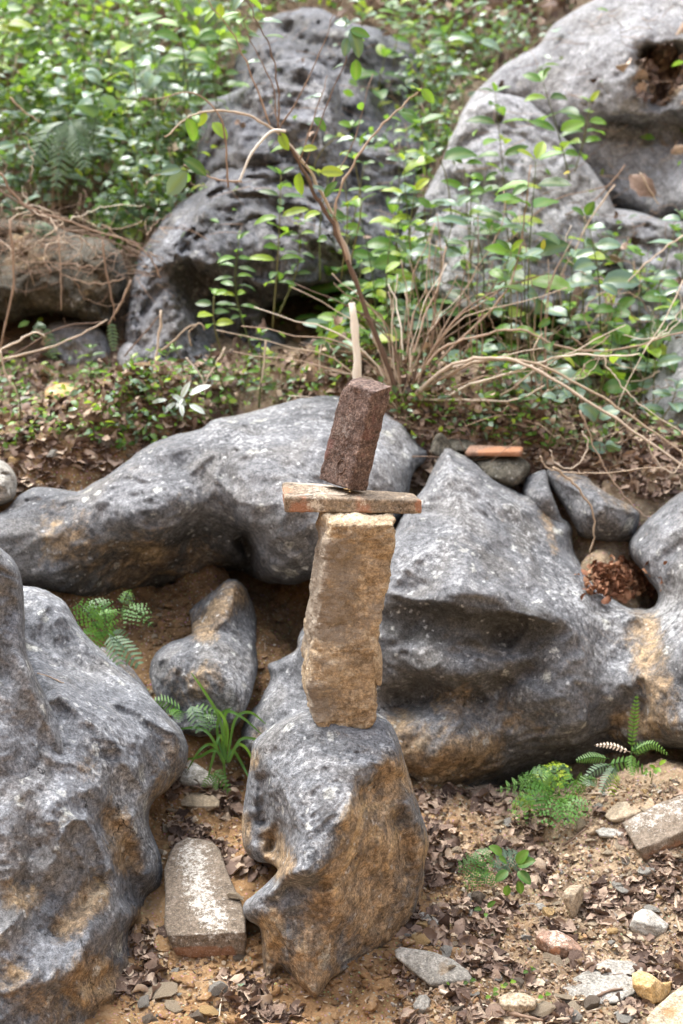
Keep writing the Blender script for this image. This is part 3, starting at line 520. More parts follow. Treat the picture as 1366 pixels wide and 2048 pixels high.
boulder('limestone_boulder', 'tilted pale grey boulder beneath the huge upper right one, split off by a dark crack', 'rock',
 [(1000,186),(962,190),(930,215),(908,260),(885,320),(860,370),(830,430),(800,470),(780,520),(830,570),(900,620),(1000,640),(1120,620),(1240,560),(1300,480),(1240,430),(1212,380),(1175,328),(1125,272),(1082,222),(1045,196)],
 [(940,230,3.9),(1020,215,3.95),(1100,280,3.85),(900,320,3.75),(1000,330,3.55),(860,420,3.6),(960,430,3.4),(1080,420,3.4),(1200,400,3.65),(820,510,3.4),(920,560,3.2),(1060,560,3.15),(1200,540,3.4)],
 M_far, step=5, edge=30, edge_r=.14, thick=.8, amp=.08, freq=3, scal=.10, sfreq=3, jag=3, fine=0.012, seed=15, pit=0.03,
 ridges=[(L((900,300),(960,270),(1000,240)), .08, 12),(L((930,380),(1010,420),(1010,520)), .12, 36),(L((870,440),(850,520)), -.05, 24,'s')],
 masks=[('g',[(960,220),(900,340),(840,460)],0,60,.8),('b',[(1000,420),(1060,520)],0,60,.5),('b',1160,440,50,.4)])
boulder('limestone_boulder', 'smooth blue grey boulder at the right edge behind the arching stems', 'rock',
 [(1420,560),(1366,600),(1320,690),(1290,760),(1262,830),(1240,900),(1225,945),(1260,965),(1366,970),(1560,970),(1560,560)],
 [(1360,620,2.9),(1300,760,2.7),(1250,920,2.45),(1366,800,2.35),(1366,930,2.25),(1500,700,2.5),(1500,900,2.1),(1310,900,2.3)],
 M_far, step=6, edge=50, edge_r=.3, thick=.7, amp=.04, freq=4, scal=.04, sfreq=3, seed=16, pit=0.0, masks=[('b',1280,880,60,.4)])
boulder('limestone_boulder', 'mossy brown rock outcrop under trailing dead vines at the left edge', 'rock',
 [(-120,430),(0,440),(80,445),(160,470),(215,480),(248,520),(252,570),(235,615),(220,650),(180,645),(120,628),(60,630),(30,645),(0,640),(-120,620)],
 [(0,480,3.2),(150,490,3.2),(230,550,3.1),(100,560,2.95),(0,580,2.95),(180,620,2.98),(60,620,3.0),(-100,540,3.0)],
 M_soilrock, step=5, edge=40, edge_r=.25, thick=.6, amp=.12, freq=4, scal=.10, sfreq=4, jag=3, fine=.01, seed=17, pit=0.04, masks=[('r',60,500,80,.6),('r',180,560,60,.4)])
boulder('limestone_boulder', 'weathered grey rock face behind the tangle of stems on the right', 'rock',
 [(1180,430),(1260,420),(1330,440),(1420,450),(1480,600),(1366,690),(1280,720),(1180,700),(1120,640),(1130,540)],
 [(1200,480,3.5),(1300,480,3.4),(1400,500,3.4),(1200,600,3.2),(1300,640,3.1),(1400,600,3.2)],
 M_far, step=6, edge=50, edge_r=.35, thick=.6, amp=.14, freq=3.5, scal=.14, sfreq=3, jag=4, fine=.01, seed=18, pit=0.05, masks=[('b',1240,540,60,.8),('b',1330,470,50,.6)])
for k, (lab, ol, Yc, mat) in enumerate([
 ('small grey rock with pale edge below the mossy outcrop', [(238,700),(262,682),(292,700),(300,735),(292,758),(250,762),(235,735)], 2.75, M_far),
 ('dark grey rock under fern fronds left of the middle', [(95,650),(140,640),(190,650),(215,680),(225,730),(190,750),(120,740),(85,700)], 2.95, M_far),
 ('buff eroded rock lump among low weeds on the left bank', [(92,780),(120,766),(150,772),(165,795),(150,815),(110,812),(90,800)], 2.45, M_stone_ochre),
 ('white grey stone beside the buff lump on the left bank', [(36,800),(52,792),(72,802),(75,822),(50,828),(36,818)], 2.3, M_stone_grey),
 ('smooth grey boulder end cut by the left edge above the soil', [(-40,920),(5,922),(28,945),(34,975),(18,1005),(-40,1010)], 1.55, M_stone_grey),
 ('low brown grey stone at the foot of the undercut boulder', [(590,690),(640,672),(690,684),(720,700),(700,725),(620,728),(585,715)], 2.9, M_far),
 ('small dark stone left of the low weeds', [(190,745),(215,735),(245,748),(250,775),(225,790),(195,780)], 2.75, M_stone_brown)]):
    xs_ = [p[0] for p in ol]; ys_ = [p[1] for p in ol]; cx = sum(xs_) / len(xs_); cy = sum(ys_) / len(ys_); hw = (max(xs_) - min(xs_)) / 2
    boulder('limestone_rock' if mat is M_far else 'loose_stone', lab, 'rock' if mat is M_far else 'stone', ol, [(cx - hw, cy, Yc + .08), (cx + hw, cy, Yc + .08), (cx, min(ys_), Yc + .15), (cx, cy, Yc), (cx, max(ys_), Yc - .02)],
            mat, step=3.5, edge=hw * .5, edge_r=.09, thick=.12, amp=.06, freq=9, scal=.05, sfreq=8, jag=1.5, seed=20 + k, masks=[('r', cx, cy, hw, .3)])
# ------------------------------------------------------------------ the balanced stack: rough blocks from eight corners or stacked sections
def x_at(px, y, z): return (px - 683) / FPX * ((y + 3) * CP - (z - 1.8) * SP)
def y_on(py, z):                                             # depth where the photo row py meets height z
    b = -(py - 1024.0) / FPX; return CAM[1] + (z - 1.8) / (-SP + b * CP) * (CP + b * SP)
def block(name, sections, mat, n=(14, 12, 40), rnd=.012, rough=.006, freq=14, dims=None, seed=0, label=None, cat=None, masks=None, parent=None, chips=.0, group=None, dent=()):
    """sections: bottom to top, each four (x, y, z) corners: front-left, front-right, back-right, back-left"""
    S = np.array(sections, float); k = len(S); nx, ny, nz = n
    bm = {}; V = []; F = []
    def vid(i, j, l):
        key = (i, j, l)
        if key not in bm: bm[key] = len(V); V.append((i / nx * 2 - 1, j / ny * 2 - 1, l / nz * 2 - 1))
        return bm[key]
    for i in range(nx):
        for j in range(ny): F += [(vid(i, j, 0), vid(i, j + 1, 0), vid(i + 1, j + 1, 0), vid(i + 1, j, 0)), (vid(i, j, nz), vid(i + 1, j, nz), vid(i + 1, j + 1, nz), vid(i, j + 1, nz))]
    for i in range(nx):
        for l in range(nz): F += [(vid(i, 0, l), vid(i + 1, 0, l), vid(i + 1, 0, l + 1), vid(i, 0, l + 1)), (vid(i, ny, l), vid(i, ny, l + 1), vid(i + 1, ny, l + 1), vid(i + 1, ny, l))]
    for j in range(ny):
        for l in range(nz): F += [(vid(0, j, l), vid(0, j, l + 1), vid(0, j + 1, l + 1), vid(0, j + 1, l)), (vid(nx, j, l), vid(nx, j + 1, l), vid(nx, j + 1, l + 1), vid(nx, j, l + 1))]
    C = np.array(V); c0 = S[0]; c1 = S[-1]
    dx = np.linalg.norm(S[:, 1] - S[:, 0], axis=1).mean(); dy = np.linalg.norm(S[:, 3] - S[:, 0], axis=1).mean(); dz = np.linalg.norm(c1.mean(0) - c0.mean(0))
    H = np.array([dx, dy, dz]) / 2; Q = C * H; inner = H - rnd * (1 + .8 * fbm(Q * 9, 5 + seed, 2))[:, None].clip(.2)
    K = np.clip(Q, -inner, inner); O = Q - K; ln = np.linalg.norm(O, axis=1, keepdims=True); rr = (H - inner)
    on = np.minimum(1, np.max(np.abs(O), axis=1, keepdims=True) / np.maximum(ln, 1e-9)); Q = np.where(ln > 1e-9, K + O * on, Q); N = np.where(ln > 1e-9, O / np.maximum(ln, 1e-9), 0)
    C = Q / H; u = (C[:, 0] + 1) / 2; v = (C[:, 1] + 1) / 2; w = (C[:, 2] + 1) / 2 * (k - 1)
    i0 = np.clip(np.floor(w).astype(int), 0, k - 2); t = w - i0; t = t * t * (3 - 2 * t) if k > 2 else t
    def at(ix):
        a = S[ix, 0] * (1 - u)[:, None] + S[ix, 1] * u[:, None]; b_ = S[ix, 3] * (1 - u)[:, None] + S[ix, 2] * u[:, None]; return a * (1 - v)[:, None] + b_ * v[:, None]
    P = at(i0) * (1 - t)[:, None] + at(i0 + 1) * t[:, None]
    ax = (S[:, 1] - S[:, 0]).mean(0); ay = (S[:, 3] - S[:, 0]).mean(0); az = c1.mean(0) - c0.mean(0)
    A = np.stack([ax / np.linalg.norm(ax), ay / np.linalg.norm(ay), az / np.linalg.norm(az)]); Nw = N @ A
    d = rough * fbm(P * freq + seed * 3, 11 + seed, 4, .55) * 1.6 + rough * .9 * fbm(P * freq * 3.3, 12 + seed, 4, .65, True)
    if chips: d -= chips * np.clip(voro(P * np.array([15, 15, 19]) + np.stack([fbm(P * 14, 4, 3), fbm(P * 14, 5, 3), fbm(P * 14, 6, 3)], -1) * 1.3, 9 + seed) - .1, 0, .6)
    for (cx, cy, cz, rad, a) in dent: d += a * np.exp(-(((P - np.array([cx, cy, cz])) ** 2).sum(1)) / rad ** 2)
    P = P + Nw * d[:, None]
    M = np.zeros((len(P), 4)); M[:, 3] = 1
    for m_ in (masks or []):
        ch, (mu, mv, mw), rad, val = m_; dd = np.sqrt(((C - np.array([mu, mv, mw])) ** 2 * (H / H.max()) ** 2).sum(1)) / rad
        kx = 'rgb'.index(ch); M[:, kx] = np.maximum(M[:, kx], val * np.clip(1.3 - dd, 0, 1))
    Fa = np.array(F); o = make_obj(name, P, Fa, mat, parent=parent, attr=M)
    if parent is None: tag(o, label, cat, group)
    reg(P, Fa); return o

# tall buff block
zt = 1.0714; lv = []
def zf(py, Y): return float(unproj(690, py, Y)[2])
for py, fl, fr, bl, br, yf in [(1458, 642, 738, 628, 722, .305), (1444, 632, 748, 616, 735, .300), (1415, 626, 751, 610, 738, .297), (1360, 623, 752, 606, 740, .292), (1300, 626, 751, 610, 738, .292), (1250, 632, 760, 616, 748, .290), (1190, 641, 771, 624, 758, .288), (1120, 651, 783, 632, 770, .28), (1080, 657, 789, 637, 776, .275), (1052, 662, 790, 641, 778, .27)]:
    z = zf(py, yf); yb = yf + .185
    zz = z + (.0 if py > 1060 else .004)
    lv.append([(x_at(fl, yf, z), yf, z), (x_at(fr, yf + .01, z), yf + .01, z), (x_at(br, yb, zz), yb, zz), (x_at(bl, yb, zz), yb, zz)])
tall = block('tall_stone_block', lv, M_buff, n=(44, 40, 130), rnd=.012, rough=.010, freq=19, chips=.016, seed=3,
             label='tall rough hewn buff stone block standing upright on the grey pinnacle', cat='stone block',
             masks=[('r', (-1, 0, .3), .75, .9), ('r', (.1, -1, .1), .22, .55), ('g', (0, 0, 1.0), .36, .8), ('g', (-.3, -1, -.35), .22, .45), ('g', (.2, -1, .05), .3, .35), ('r', (-1, -.5, -.6), .4, .8), ('g',(.5,-1,-.95),.10,.9)],
             dent=[(x_at(715, .28, .93), .27, zf(1150, .28), .06, -.012), (x_at(700, .28, 1.0), .27, zf(1095, .28), .035, .010), (x_at(670, .29, .75), .29, zf(1330, .29), .05, .010), (x_at(700, .29, .75), .29, zf(1260, .29), .045, -.008), (x_at(665, .3, .6), .3, zf(1410, .3), .03, -.008)])
fl_ = boulder('spalled_flake', None, None, [(752, 1283), (760, 1290), (765, 1320), (764, 1365), (757, 1371), (750, 1360), (746, 1320)], [(750, 1290, .31), (764, 1320, .33), (755, 1320, .30), (750, 1365, .31), (764, 1360, .32)],
              M_buff, step=1.2, edge=4, edge_r=.01, thick=.02, amp=.004, freq=40, scal=.004, sfreq=40, jag=.6, fine=.001, seed=31, parent=tall)

# thin tile lying across
zb = 1.079
def cor(px, py, z=None, Y=None):
    if Y is None: Y = y_on(py, z)
    p = unproj(px, py, Y); return (float(p[0]), float(p[1]), float(p[2]))
def low(p, h): return (p[0], p[1], p[2] - h)
tFL, tFR = cor(570, 995, Y=.375), cor(843, 1001, Y=.385); tBR, tBL = cor(826, 987, Y=.50), cor(566, 966, Y=.485)
tile = block('cross_tile', [[low(tFL, .036), low(tFR, .032), low(tBR, .034), low(tBL, .036)], [tFL, tFR, tBR, tBL]], M_tile, n=(110, 44, 16), rnd=.004, rough=.0022, freq=22, seed=7,
             label='thin weathered terracotta tile lying crosswise on the tall buff block', cat='tile',
             masks=[('r', (-.8, -1, -1), .3, .8), ('r', (.1, -1, -1), .3, .5), ('r', (1, -1, .2), .12, 1.0), ('g', (-.5, .2, 1), .42, .5), ('g', (-.55, -1, .1), .16, .7), ('g', (.8, -.3, 1), .2, .5), ('r', (-1, 0, 0), .2, 1.0), ('g', (.15,-1,.2), .1,.5)])
# raised mortar crust on the tile's left half
crust = boulder('mortar_crust', None, None, [(569, 990), (564, 972), (572, 964), (610, 966), (650, 969), (672, 973), (690, 980), (697, 988), (680, 991), (640, 990), (600, 992)],
                lambda a, b_: y_on(b_, float(tFL[2]) + .004 + (a - 570) * -1.5e-5) if False else np.array([y_on(q_, tFL[2] + .003 - (p_ - 570) * 2.0e-5) for p_, q_ in zip(a, b_)]),
                rough_stone('mortar', [(.16, .13, .10), (.32, .27, .21), (.46, .40, .33)], white=(.5, .45, .38), bump=.004, freq=40), step=1.3, edge=4, edge_r=.008, thick=.01, amp=.006, freq=40, scal=.006, sfreq=40, jag=.8, fine=.0012, seed=33, parent=tile, masks=[('g', 630, 978, 60, .7)])

# dark brick leaning on top
nB = cor(699, 979, Y=.405); Lb = cor(637, 956, Y=.492); Rb = cor(734, 982, Y=.44); nT = cor(746, 785, Y=.40); Lt = cor(684, 764, Y=.487); Rt = cor(783, 773, Y=.437)
def add3(a, b_, c): return tuple(a[i] + b_[i] - c[i] for i in range(3))
Bb, Bt = add3(Lb, Rb, nB), add3(Lt, Rt, nT)
def lerp(a, b_, t): return tuple(a[i] * (1 - t) + b_[i] * t for i in range(3))
brick = block('dark_brick', [[Lb, nB, Rb, Bb], [lerp(Lb, Lt, .33), lerp(nB, nT, .33), lerp(Rb, Rt, .33), lerp(Bb, Bt, .33)], [lerp(Lb, Lt, .5), lerp(nB, nT, .5), lerp(Rb, Rt, .5), lerp(Bb, Bt, .5)], [Lt, nT, Rt, Bt]], M_brick_dark, n=(46, 26, 100), rnd=.006, rough=.0034, freq=24, chips=.006, seed=9,
              label='dark weathered brick standing tilted on end at the very top of the stack', cat='brick',
              masks=[('r', (-1, -1, -.2), .25, 1.0), ('r', (1, 0, -.2), .35, .5), ('r', (1, -.2, .5), .3, .5), ('g', (-.2, -1, .35), .4, .55), ('g', (0, -1, -.6), .3, .35), ('r', (-.9, -1, -.5), .2, .7)],
              dent=[(*lerp(Lb, Lt, 1.0), .022, -.012), (*lerp(lerp(Lt, nT, .5), lerp(Lt, nT, .5), 0), .012, .004)])
# pressed ring mark, low on the broad face
fx = Vector(lerp(nB, nT, .5)) - Vector(lerp(Lb, Lt, .5)); fz = Vector(nT) - Vector(nB); fn = fx.cross(fz).normalized(); fxn = fx.normalized(); fzn = fn.cross(fxn) * -1
rc = Vector(lerp(lerp(Lb, nB, .62), lerp(Lt, nT, .62), .20)); V_, F_ = [], []
for i in range(28):
    a = 2 * math.pi * i / 28 + .0
    for j in range(6):
        b_ = 2 * math.pi * j / 6; rr = .0155 + .0018 * math.cos(b_)
        p = rc + fxn * (rr * math.cos(a)) * .9 + fz.normalized() * (rr * math.sin(a)) * 1.15 + fn * (.0018 + .0028 * math.sin(b_)); V_.append(tuple(p))
        F_.append((i * 6 + j, ((i + 1) % 28) * 6 + j, ((i + 1) % 28) * 6 + (j + 1) % 6, i * 6 + (j + 1) % 6))
make_obj('ring_mark', V_, np.array(F_), M_brick_dark, parent=brick)

# chips wedged in the joints
def pebble_mesh(name, seed, flat=.5, n=2, ang=.35):
    rnd = random.Random(seed); bmx = bmesh.new(); bmesh.ops.create_icosphere(bmx, subdivisions=n, radius=1.0)
    pl = [(Vector((rnd.gauss(0, 1), rnd.gauss(0, 1), rnd.gauss(0, 1))).normalized(), rnd.uniform(.38, .8)) for _ in range(9)]
    ex, ey = rnd.uniform(.75, 1.25), rnd.uniform(.6, 1.0)
    for v in bmx.verts:
        for nn, dd in pl:
            s = v.co.dot(nn) - dd
            if s > 0: v.co -= nn * s
        v.co.x *= ex; v.co.y *= ey; v.co.z *= flat
        v.co *= 1 + .06 * math.sin(v.co.x * 7 + seed) * math.cos(v.co.y * 9)
    me = bpy.data.meshes.new(name); bmx.to_mesh(me); bmx.free(); return me
def put_pebble(me, name, loc, size, rot, mat_slot=None, label=None, cat='stone', group=None, scale=(1, 1, 1)):
    o = bpy.data.objects.new(name, me); o.location = loc; o.rotation_euler = rot; o.scale = [size * s for s in scale]; link(o); tag(o, label, cat, group); return o
PM = {}
for nm, mt in (('buff', M_stone_buff), ('grey', M_stone_grey), ('brown', M_stone_brown), ('ochre', M_stone_ochre)):
    PM[nm] = []
    for s_ in range(6):
        me = pebble_mesh('pebble', 100 + s_ * 7 + len(nm), flat=random.Random(s_).uniform(.28, .6)); me.materials.append(mt); PM[nm].append(me)
put_pebble(PM['ochre'][1], 'stone_chip', P3(692, 978, .405), .012, (0, .2, .4), label='tiny olive stone chip wedged on the tile under the dark brick', cat='stone chip', scale=(1, .6, .7))
put_pebble(PM['ochre'][3], 'stone_chip', P3(700, 983, .395), .006, (0, .2, 1.4), label='tiny ochre chip beside the olive chip under the dark brick', cat='stone chip')
put_pebble(PM['brown'][2], 'stone_chip', P3(758, 1030, .385), .011, (0, 0, .4), label='small dark chip wedged between the tile and the tall block', cat='stone chip', scale=(1.2, 1, .7))
put_pebble(PM['grey'][2], 'stone_chip', P3(768, 1031, .38), .007, (0, .3, 1.4), label='small glinting grey chip wedged under the tile at the right', cat='stone chip')

# ------------------------------------------------------------------ named loose stones: solids cut by planes
def stone(name, label, cat, outline, edge, mat, tilt=(0, 0), lean=.25, turn=0.0, step=2.2, back=.02, masks=(), seed=0, Yset=None, rough=.005, thick=.05, sides=()):
    cx = sum(p[0] for p in outline) / len(outline); by = max(p[1] for p in outline); bx = [p[0] for p in outline if p[1] == by][0]
    if Yset is None:
        h = cast(bx, by, [GT]); Yg = h[0].y if h else .2
    else: Yg = Yset
    G = unproj(bx, by, Yg); n1 = np.array([turn, -1, lean]); n1 /= np.linalg.norm(n1)
    def ent(p0, nn, px, py):
        r_ = rays(px, py); t_ = ((p0 - CAM) @ nn) / (r_ @ nn); return CAM[1] + t_ * r_[..., 1]
    E = unproj(edge[0], edge[1], float(ent(G, n1, edge[0], edge[1]))); n2 = np.array([tilt[0], tilt[1], 1.0]); n2 /= np.linalg.norm(n2)
    pl = [(G, n1), (E, n2)]
    for (sx, sy, nx, ny, nz) in sides: 
        nn = np.array([nx, ny, nz], float); nn /= np.linalg.norm(nn); Ys = max(float(ent(G, n1, sx, sy)), float(ent(E, n2, sx, sy))); pl.append((unproj(sx, sy, Ys), nn))
    def dfun(px, py): return np.max([ent(p0, nn, px, py) for p0, nn in pl], 0)
    return boulder(name, label, cat, outline, dfun, mat, step=step, edge=6, edge_r=.012, thick=thick, amp=rough, freq=26, scal=rough, sfreq=22, jag=1.0, fine=.0012, seed=seed + 40, masks=masks, nsm=1)
stone('white_stained_brick', 'mossy brick slab with peeling white paint lying between the left boulder and the pinnacle', 'brick',
      [(338,1706),(352,1688),(372,1675),(400,1678),(425,1684),(440,1700),(452,1735),(462,1760),(480,1800),(492,1838),(494,1880),(490,1912),(460,1912),(420,1916),(375,1917),(352,1908),(340,1885),(328,1850),(330,1790),(328,1740)], (410,1868), M_stone_brown, tilt=(-.05,-.22), lean=.05,
      masks=[('g',[(385,1710),(400,1790),(430,1840)],0,46,.62),('g',430,1840,26,.5),('g',[(350,1880),(470,1870)],0,18,.4),('r',[(350,1908),(460,1905)],0,16,1.0),('b',440,1720,20,.8)], thick=.1, seed=1)
stone('stone_slab', 'flat lichened grey slab propped against the soil right of the pinnacle', 'stone', [(788,1900),(800,1893),(830,1898),(870,1905),(905,1918),(935,1940),(948,1962),(940,1975),(905,1970),(880,1976),(862,1975),(838,1955),(808,1930),(790,1915)], (870,1966), M_stone_grey, tilt=(-.1,-.55), masks=[('r',885,1935,22,.5)], seed=2)
stone('stone_slab', 'broad half buried grey slab at the bottom right', 'stone', [(1112,1965),(1150,1955),(1180,1935),(1215,1918),(1260,1922),(1285,1935),(1290,1960),(1275,1985),(1240,2005),(1190,2012),(1140,2010),(1112,1995)], (1190,2008), M_stone_grey, tilt=(.0,-.12), seed=3, masks=[('r',1150,1990,30,.4)])
stone('broken_brick', 'broken pinkish white brick stub with dark sides on the leaf litter', 'brick', [(1071,1873),(1085,1862),(1115,1860),(1145,1876),(1163,1895),(1168,1912),(1160,1920),(1135,1922),(1108,1915),(1085,1902),(1072,1892)], (1118,1893), M_redbrick, tilt=(.05,-.12), lean=.02, turn=-.25, masks=[('g',1115,1875,38,.6),('r',1110,1900,14,1.0)], seed=4, sides=((1100,1890,-1.2,-1,.1),))
stone('ochre_rock', 'angular yellow ochre rock by the bottom right corner', 'stone', [(1264,1948),(1280,1940),(1305,1950),(1325,1965),(1345,1962),(1342,1985),(1325,2005),(1300,2010),(1275,1990),(1265,1975)], (1300,1975), M_stone_ochre, tilt=(.2,-.3), seed=5, sides=((1300,1975,1,-.8,.4),))
stone('stone_slab', 'pale speckled slab cut by the bottom right corner', 'stone', [(1292,2038),(1310,2015),(1340,1990),(1366,1970),(1420,1950),(1450,2000),(1450,2090),(1330,2075),(1300,2060)], (1330,2056), M_stone_buff, tilt=(0,-.1), seed=6, masks=[('r',1340,2030,30,.5)])
stone('fallen_slab', 'long buff brown slab lying behind the white flecked block on the right', 'stone', [(1208,1632),(1225,1612),(1260,1590),(1300,1572),(1345,1556),(1366,1552),(1430,1548),(1430,1600),(1366,1610),(1320,1620),(1280,1632),(1250,1645),(1225,1645)], (1260,1630), M_stone_buff, tilt=(-.25,-.2), seed=7, masks=[('r',1300,1590,60,.5)])
stone('stone_block', 'thick brown block with flaking white top at the right edge', 'stone block', [(1244,1645),(1280,1626),(1320,1605),(1366,1588),(1440,1570),(1440,1660),(1366,1690),(1330,1705),(1295,1724),(1282,1715),(1268,1690),(1255,1668)], (1300,1690), M_stone_brown, tilt=(-.35,-.25), lean=.05, turn=.1, seed=8, thick=.12, masks=[('g',[(1270,1645),(1320,1625),(1400,1600)],0,36,.5),('r',[(1290,1720),(1360,1690)],0,20,.5)])
stone('pointed_stone', 'pale pointed stone standing in the leaf litter', 'stone', [(1128,1782),(1140,1770),(1165,1768),(1168,1785),(1163,1810),(1152,1832),(1143,1838),(1135,1820),(1125,1800)], (1146,1790), M_stone_buff, tilt=(.1,-.3), seed=9, sides=((1150,1790,1,-.7,.1),))
stone('loose_stone', 'grey white angular stone right of the flat buff stone', 'stone', [(1258,1852),(1268,1828),(1285,1817),(1305,1822),(1325,1838),(1338,1850),(1330,1868),(1312,1876),(1285,1872),(1262,1864)], (1290,1848), M_stone_grey, tilt=(.2,-.4), seed=10, masks=[('g',1280,1830,18,.8)])
stone('loose_stone', 'flat buff stone half sunk in soil between the pointed stone and the grey white one', 'stone', [(1172,1850),(1185,1832),(1205,1820),(1240,1815),(1258,1825),(1250,1840),(1215,1852),(1190,1856)], (1210,1851), M_stone_buff, tilt=(0,-.2), seed=11)
stone('loose_stone', 'thin oval grey buff stone lying below the grey white one', 'stone', [(1200,1868),(1222,1862),(1260,1862),(1290,1872),(1288,1882),(1255,1890),(1220,1888),(1204,1878)], (1250,1883), M_stone_buff, tilt=(0,-.25), seed=12)
stone('loose_stone', 'flat grey buff stone below the grass tuft between the rocks', 'stone', [(348,1598),(362,1585),(390,1582),(425,1590),(440,1602),(438,1615),(415,1626),(390,1618),(360,1610)], (400,1612), M_stone_buff, tilt=(0,-.25), seed=13)
stone('loose_stone', 'light grey stone under the fern beside the left boulder', 'stone', [(350,1560),(362,1530),(380,1517),(395,1528),(420,1545),(432,1560),(425,1575),(390,1578),(365,1572)], (392,1566), M_stone_grey, tilt=(.1,-.5), seed=14, masks=[('g',385,1540,30,.6)])
stone('loose_stone', 'slender grey green stone near the mossy foot of the pinnacle', 'stone', [(836,1828),(845,1823),(862,1832),(878,1843),(878,1856),(860,1852),(842,1842)], (860,1848), M_stone_grey, tilt=(0,-.5), seed=15)
stone('loose_stone', 'small flat grey stone left of the curled leaves', 'stone', [(1035,1812),(1055,1806),(1085,1806),(1096,1816),(1085,1822),(1050,1820)], (1070,1818), M_stone_grey, tilt=(0,-.3), seed=16)
stone('loose_stone', 'flat grey stone under the two tilted slabs on the right', 'stone', [(1190,1662),(1205,1655),(1232,1657),(1252,1665),(1248,1676),(1225,1678),(1200,1675)], (1222,1671), M_stone_grey, tilt=(0,-.3), seed=17)
stone('loose_stone', 'small pale grey stone at the bottom by the cracked clods', 'stone', [(826,2010),(838,1990),(852,1988),(862,2000),(860,2018),(845,2030),(830,2025)], (845,2018), M_stone_grey, tilt=(0,-.5), seed=18)
stone('loose_stone', 'pale tan lump at the bottom among curled leaves', 'stone', [(995,1995),(1015,1985),(1050,1985),(1075,2000),(1070,2018),(1040,2030),(1005,2020)], (1035,2010), M_stone_buff, tilt=(0,-.3), seed=19)
stone('loose_stone', 'buff stone cut by the bottom edge of the picture', 'stone', [(994,2040),(1010,2028),(1050,2028),(1085,2040),(1090,2070),(1000,2070)], (1040,2056), M_stone_buff, tilt=(0,-.2), seed=20)
# rocks on the saddle behind the boulders
boulder('tilted_slab', 'long dark grey slab tilted beside the leaf filled pocket', 'rock', [(1093,940),(1110,938),(1150,947),(1175,955),(1190,970),(1230,995),(1270,1015),(1280,1030),(1272,1062),(1265,1082),(1235,1090),(1190,1080),(1160,1072),(1148,1050),(1125,1010),(1108,985),(1095,962)],
        [(1100,950,1.9),(1180,970,1.8),(1240,1010,1.72),(1272,1025,1.75),(1200,1020,1.62),(1240,1050,1.66),(1150,1040,1.75),(1230,1085,1.78),(1160,1000,1.75),(1120,970,1.83)], M_mid, step=3, edge=14, edge_r=.07, thick=.1, amp=.012, freq=9, scal=.012, sfreq=8, jag=.8, seed=61,
        ridges=[(L((1100,950),(1160,985),(1210,1010),(1275,1030)), -.03, 8, 's')], masks=[('r',[(1110,945),(1190,970),(1275,1020)],0,20,.5)])
boulder('small_boulder', 'small grey rock wedged between the pointed boulder and the tilted slab', 'rock', [(1045,985),(1052,958),(1075,943),(1092,942),(1098,970),(1108,1000),(1120,1030),(1130,1050),(1100,1045),(1060,1010)],
        [(1060,960,1.85),(1085,948,1.85),(1080,990,1.7),(1100,1010,1.7),(1120,1040,1.72),(1055,1000,1.76)], M_mid, step=3, edge=16, edge_r=.07, thick=.1, jag=.8, scal=.012, amp=.01, seed=62, ridges=[(L((1060,990),(1080,960),(1092,945)), -.02, 8,'s')])
boulder('small_boulder', 'brown grey rock carrying the red tile fragment', 'rock', [(945,922),(965,912),(1000,908),(1040,914),(1060,930),(1055,950),(1040,968),(1020,975),(990,965),(960,945)],
        [(960,925,1.86),(1000,915,1.88),(1050,930,1.86),(1000,945,1.78),(1030,965,1.8)], M_soilrock, step=3, edge=14, edge_r=.07, thick=.1, jag=1, amp=.02, freq=12, scal=.02, sfreq=10, seed=63)
boulder('pointed_slab', 'thin pointed grey green slab standing behind the dark crack', 'rock', [(862,905),(864,885),(872,870),(882,866),(895,878),(903,892),(912,905),(905,915),(880,915)], [(870,880,1.85),(884,870,1.86),(900,895,1.86),(880,905,1.82)], M_soilrock, step=2.5, edge=8, edge_r=.03, thick=.03, jag=.5, amp=.008, scal=.006, seed=64)
boulder('flat_slab', 'flat grey slab behind the pointed standing slab', 'rock', [(895,880),(920,877),(950,882),(952,896),(935,903),(905,902)], [(900,885,1.98),(945,886,1.98),(925,900,1.93)], M_soilrock, step=2.5, edge=8, edge_r=.04, thick=.05, jag=.5, seed=65)
bt = block('red_tile_fragment', [[cor(930, 912, Y=1.84), cor(1042, 913, Y=1.84), cor(1045, 905, Y=1.93), cor(938, 900, Y=1.93)], [cor(930, 905, Y=1.84), cor(1042, 903, Y=1.84), cor(1046, 893, Y=1.93), cor(940, 890, Y=1.93)]],
           M_redbrick, n=(30, 10, 4), rnd=.003, rough=.002, label='broken red clay tile fragment on the brown grey rock', cat='tile', masks=[('r', (.2, -1, 0), .9, 1.0), ('r', (.8, 0, 0), .5, 1.0)])

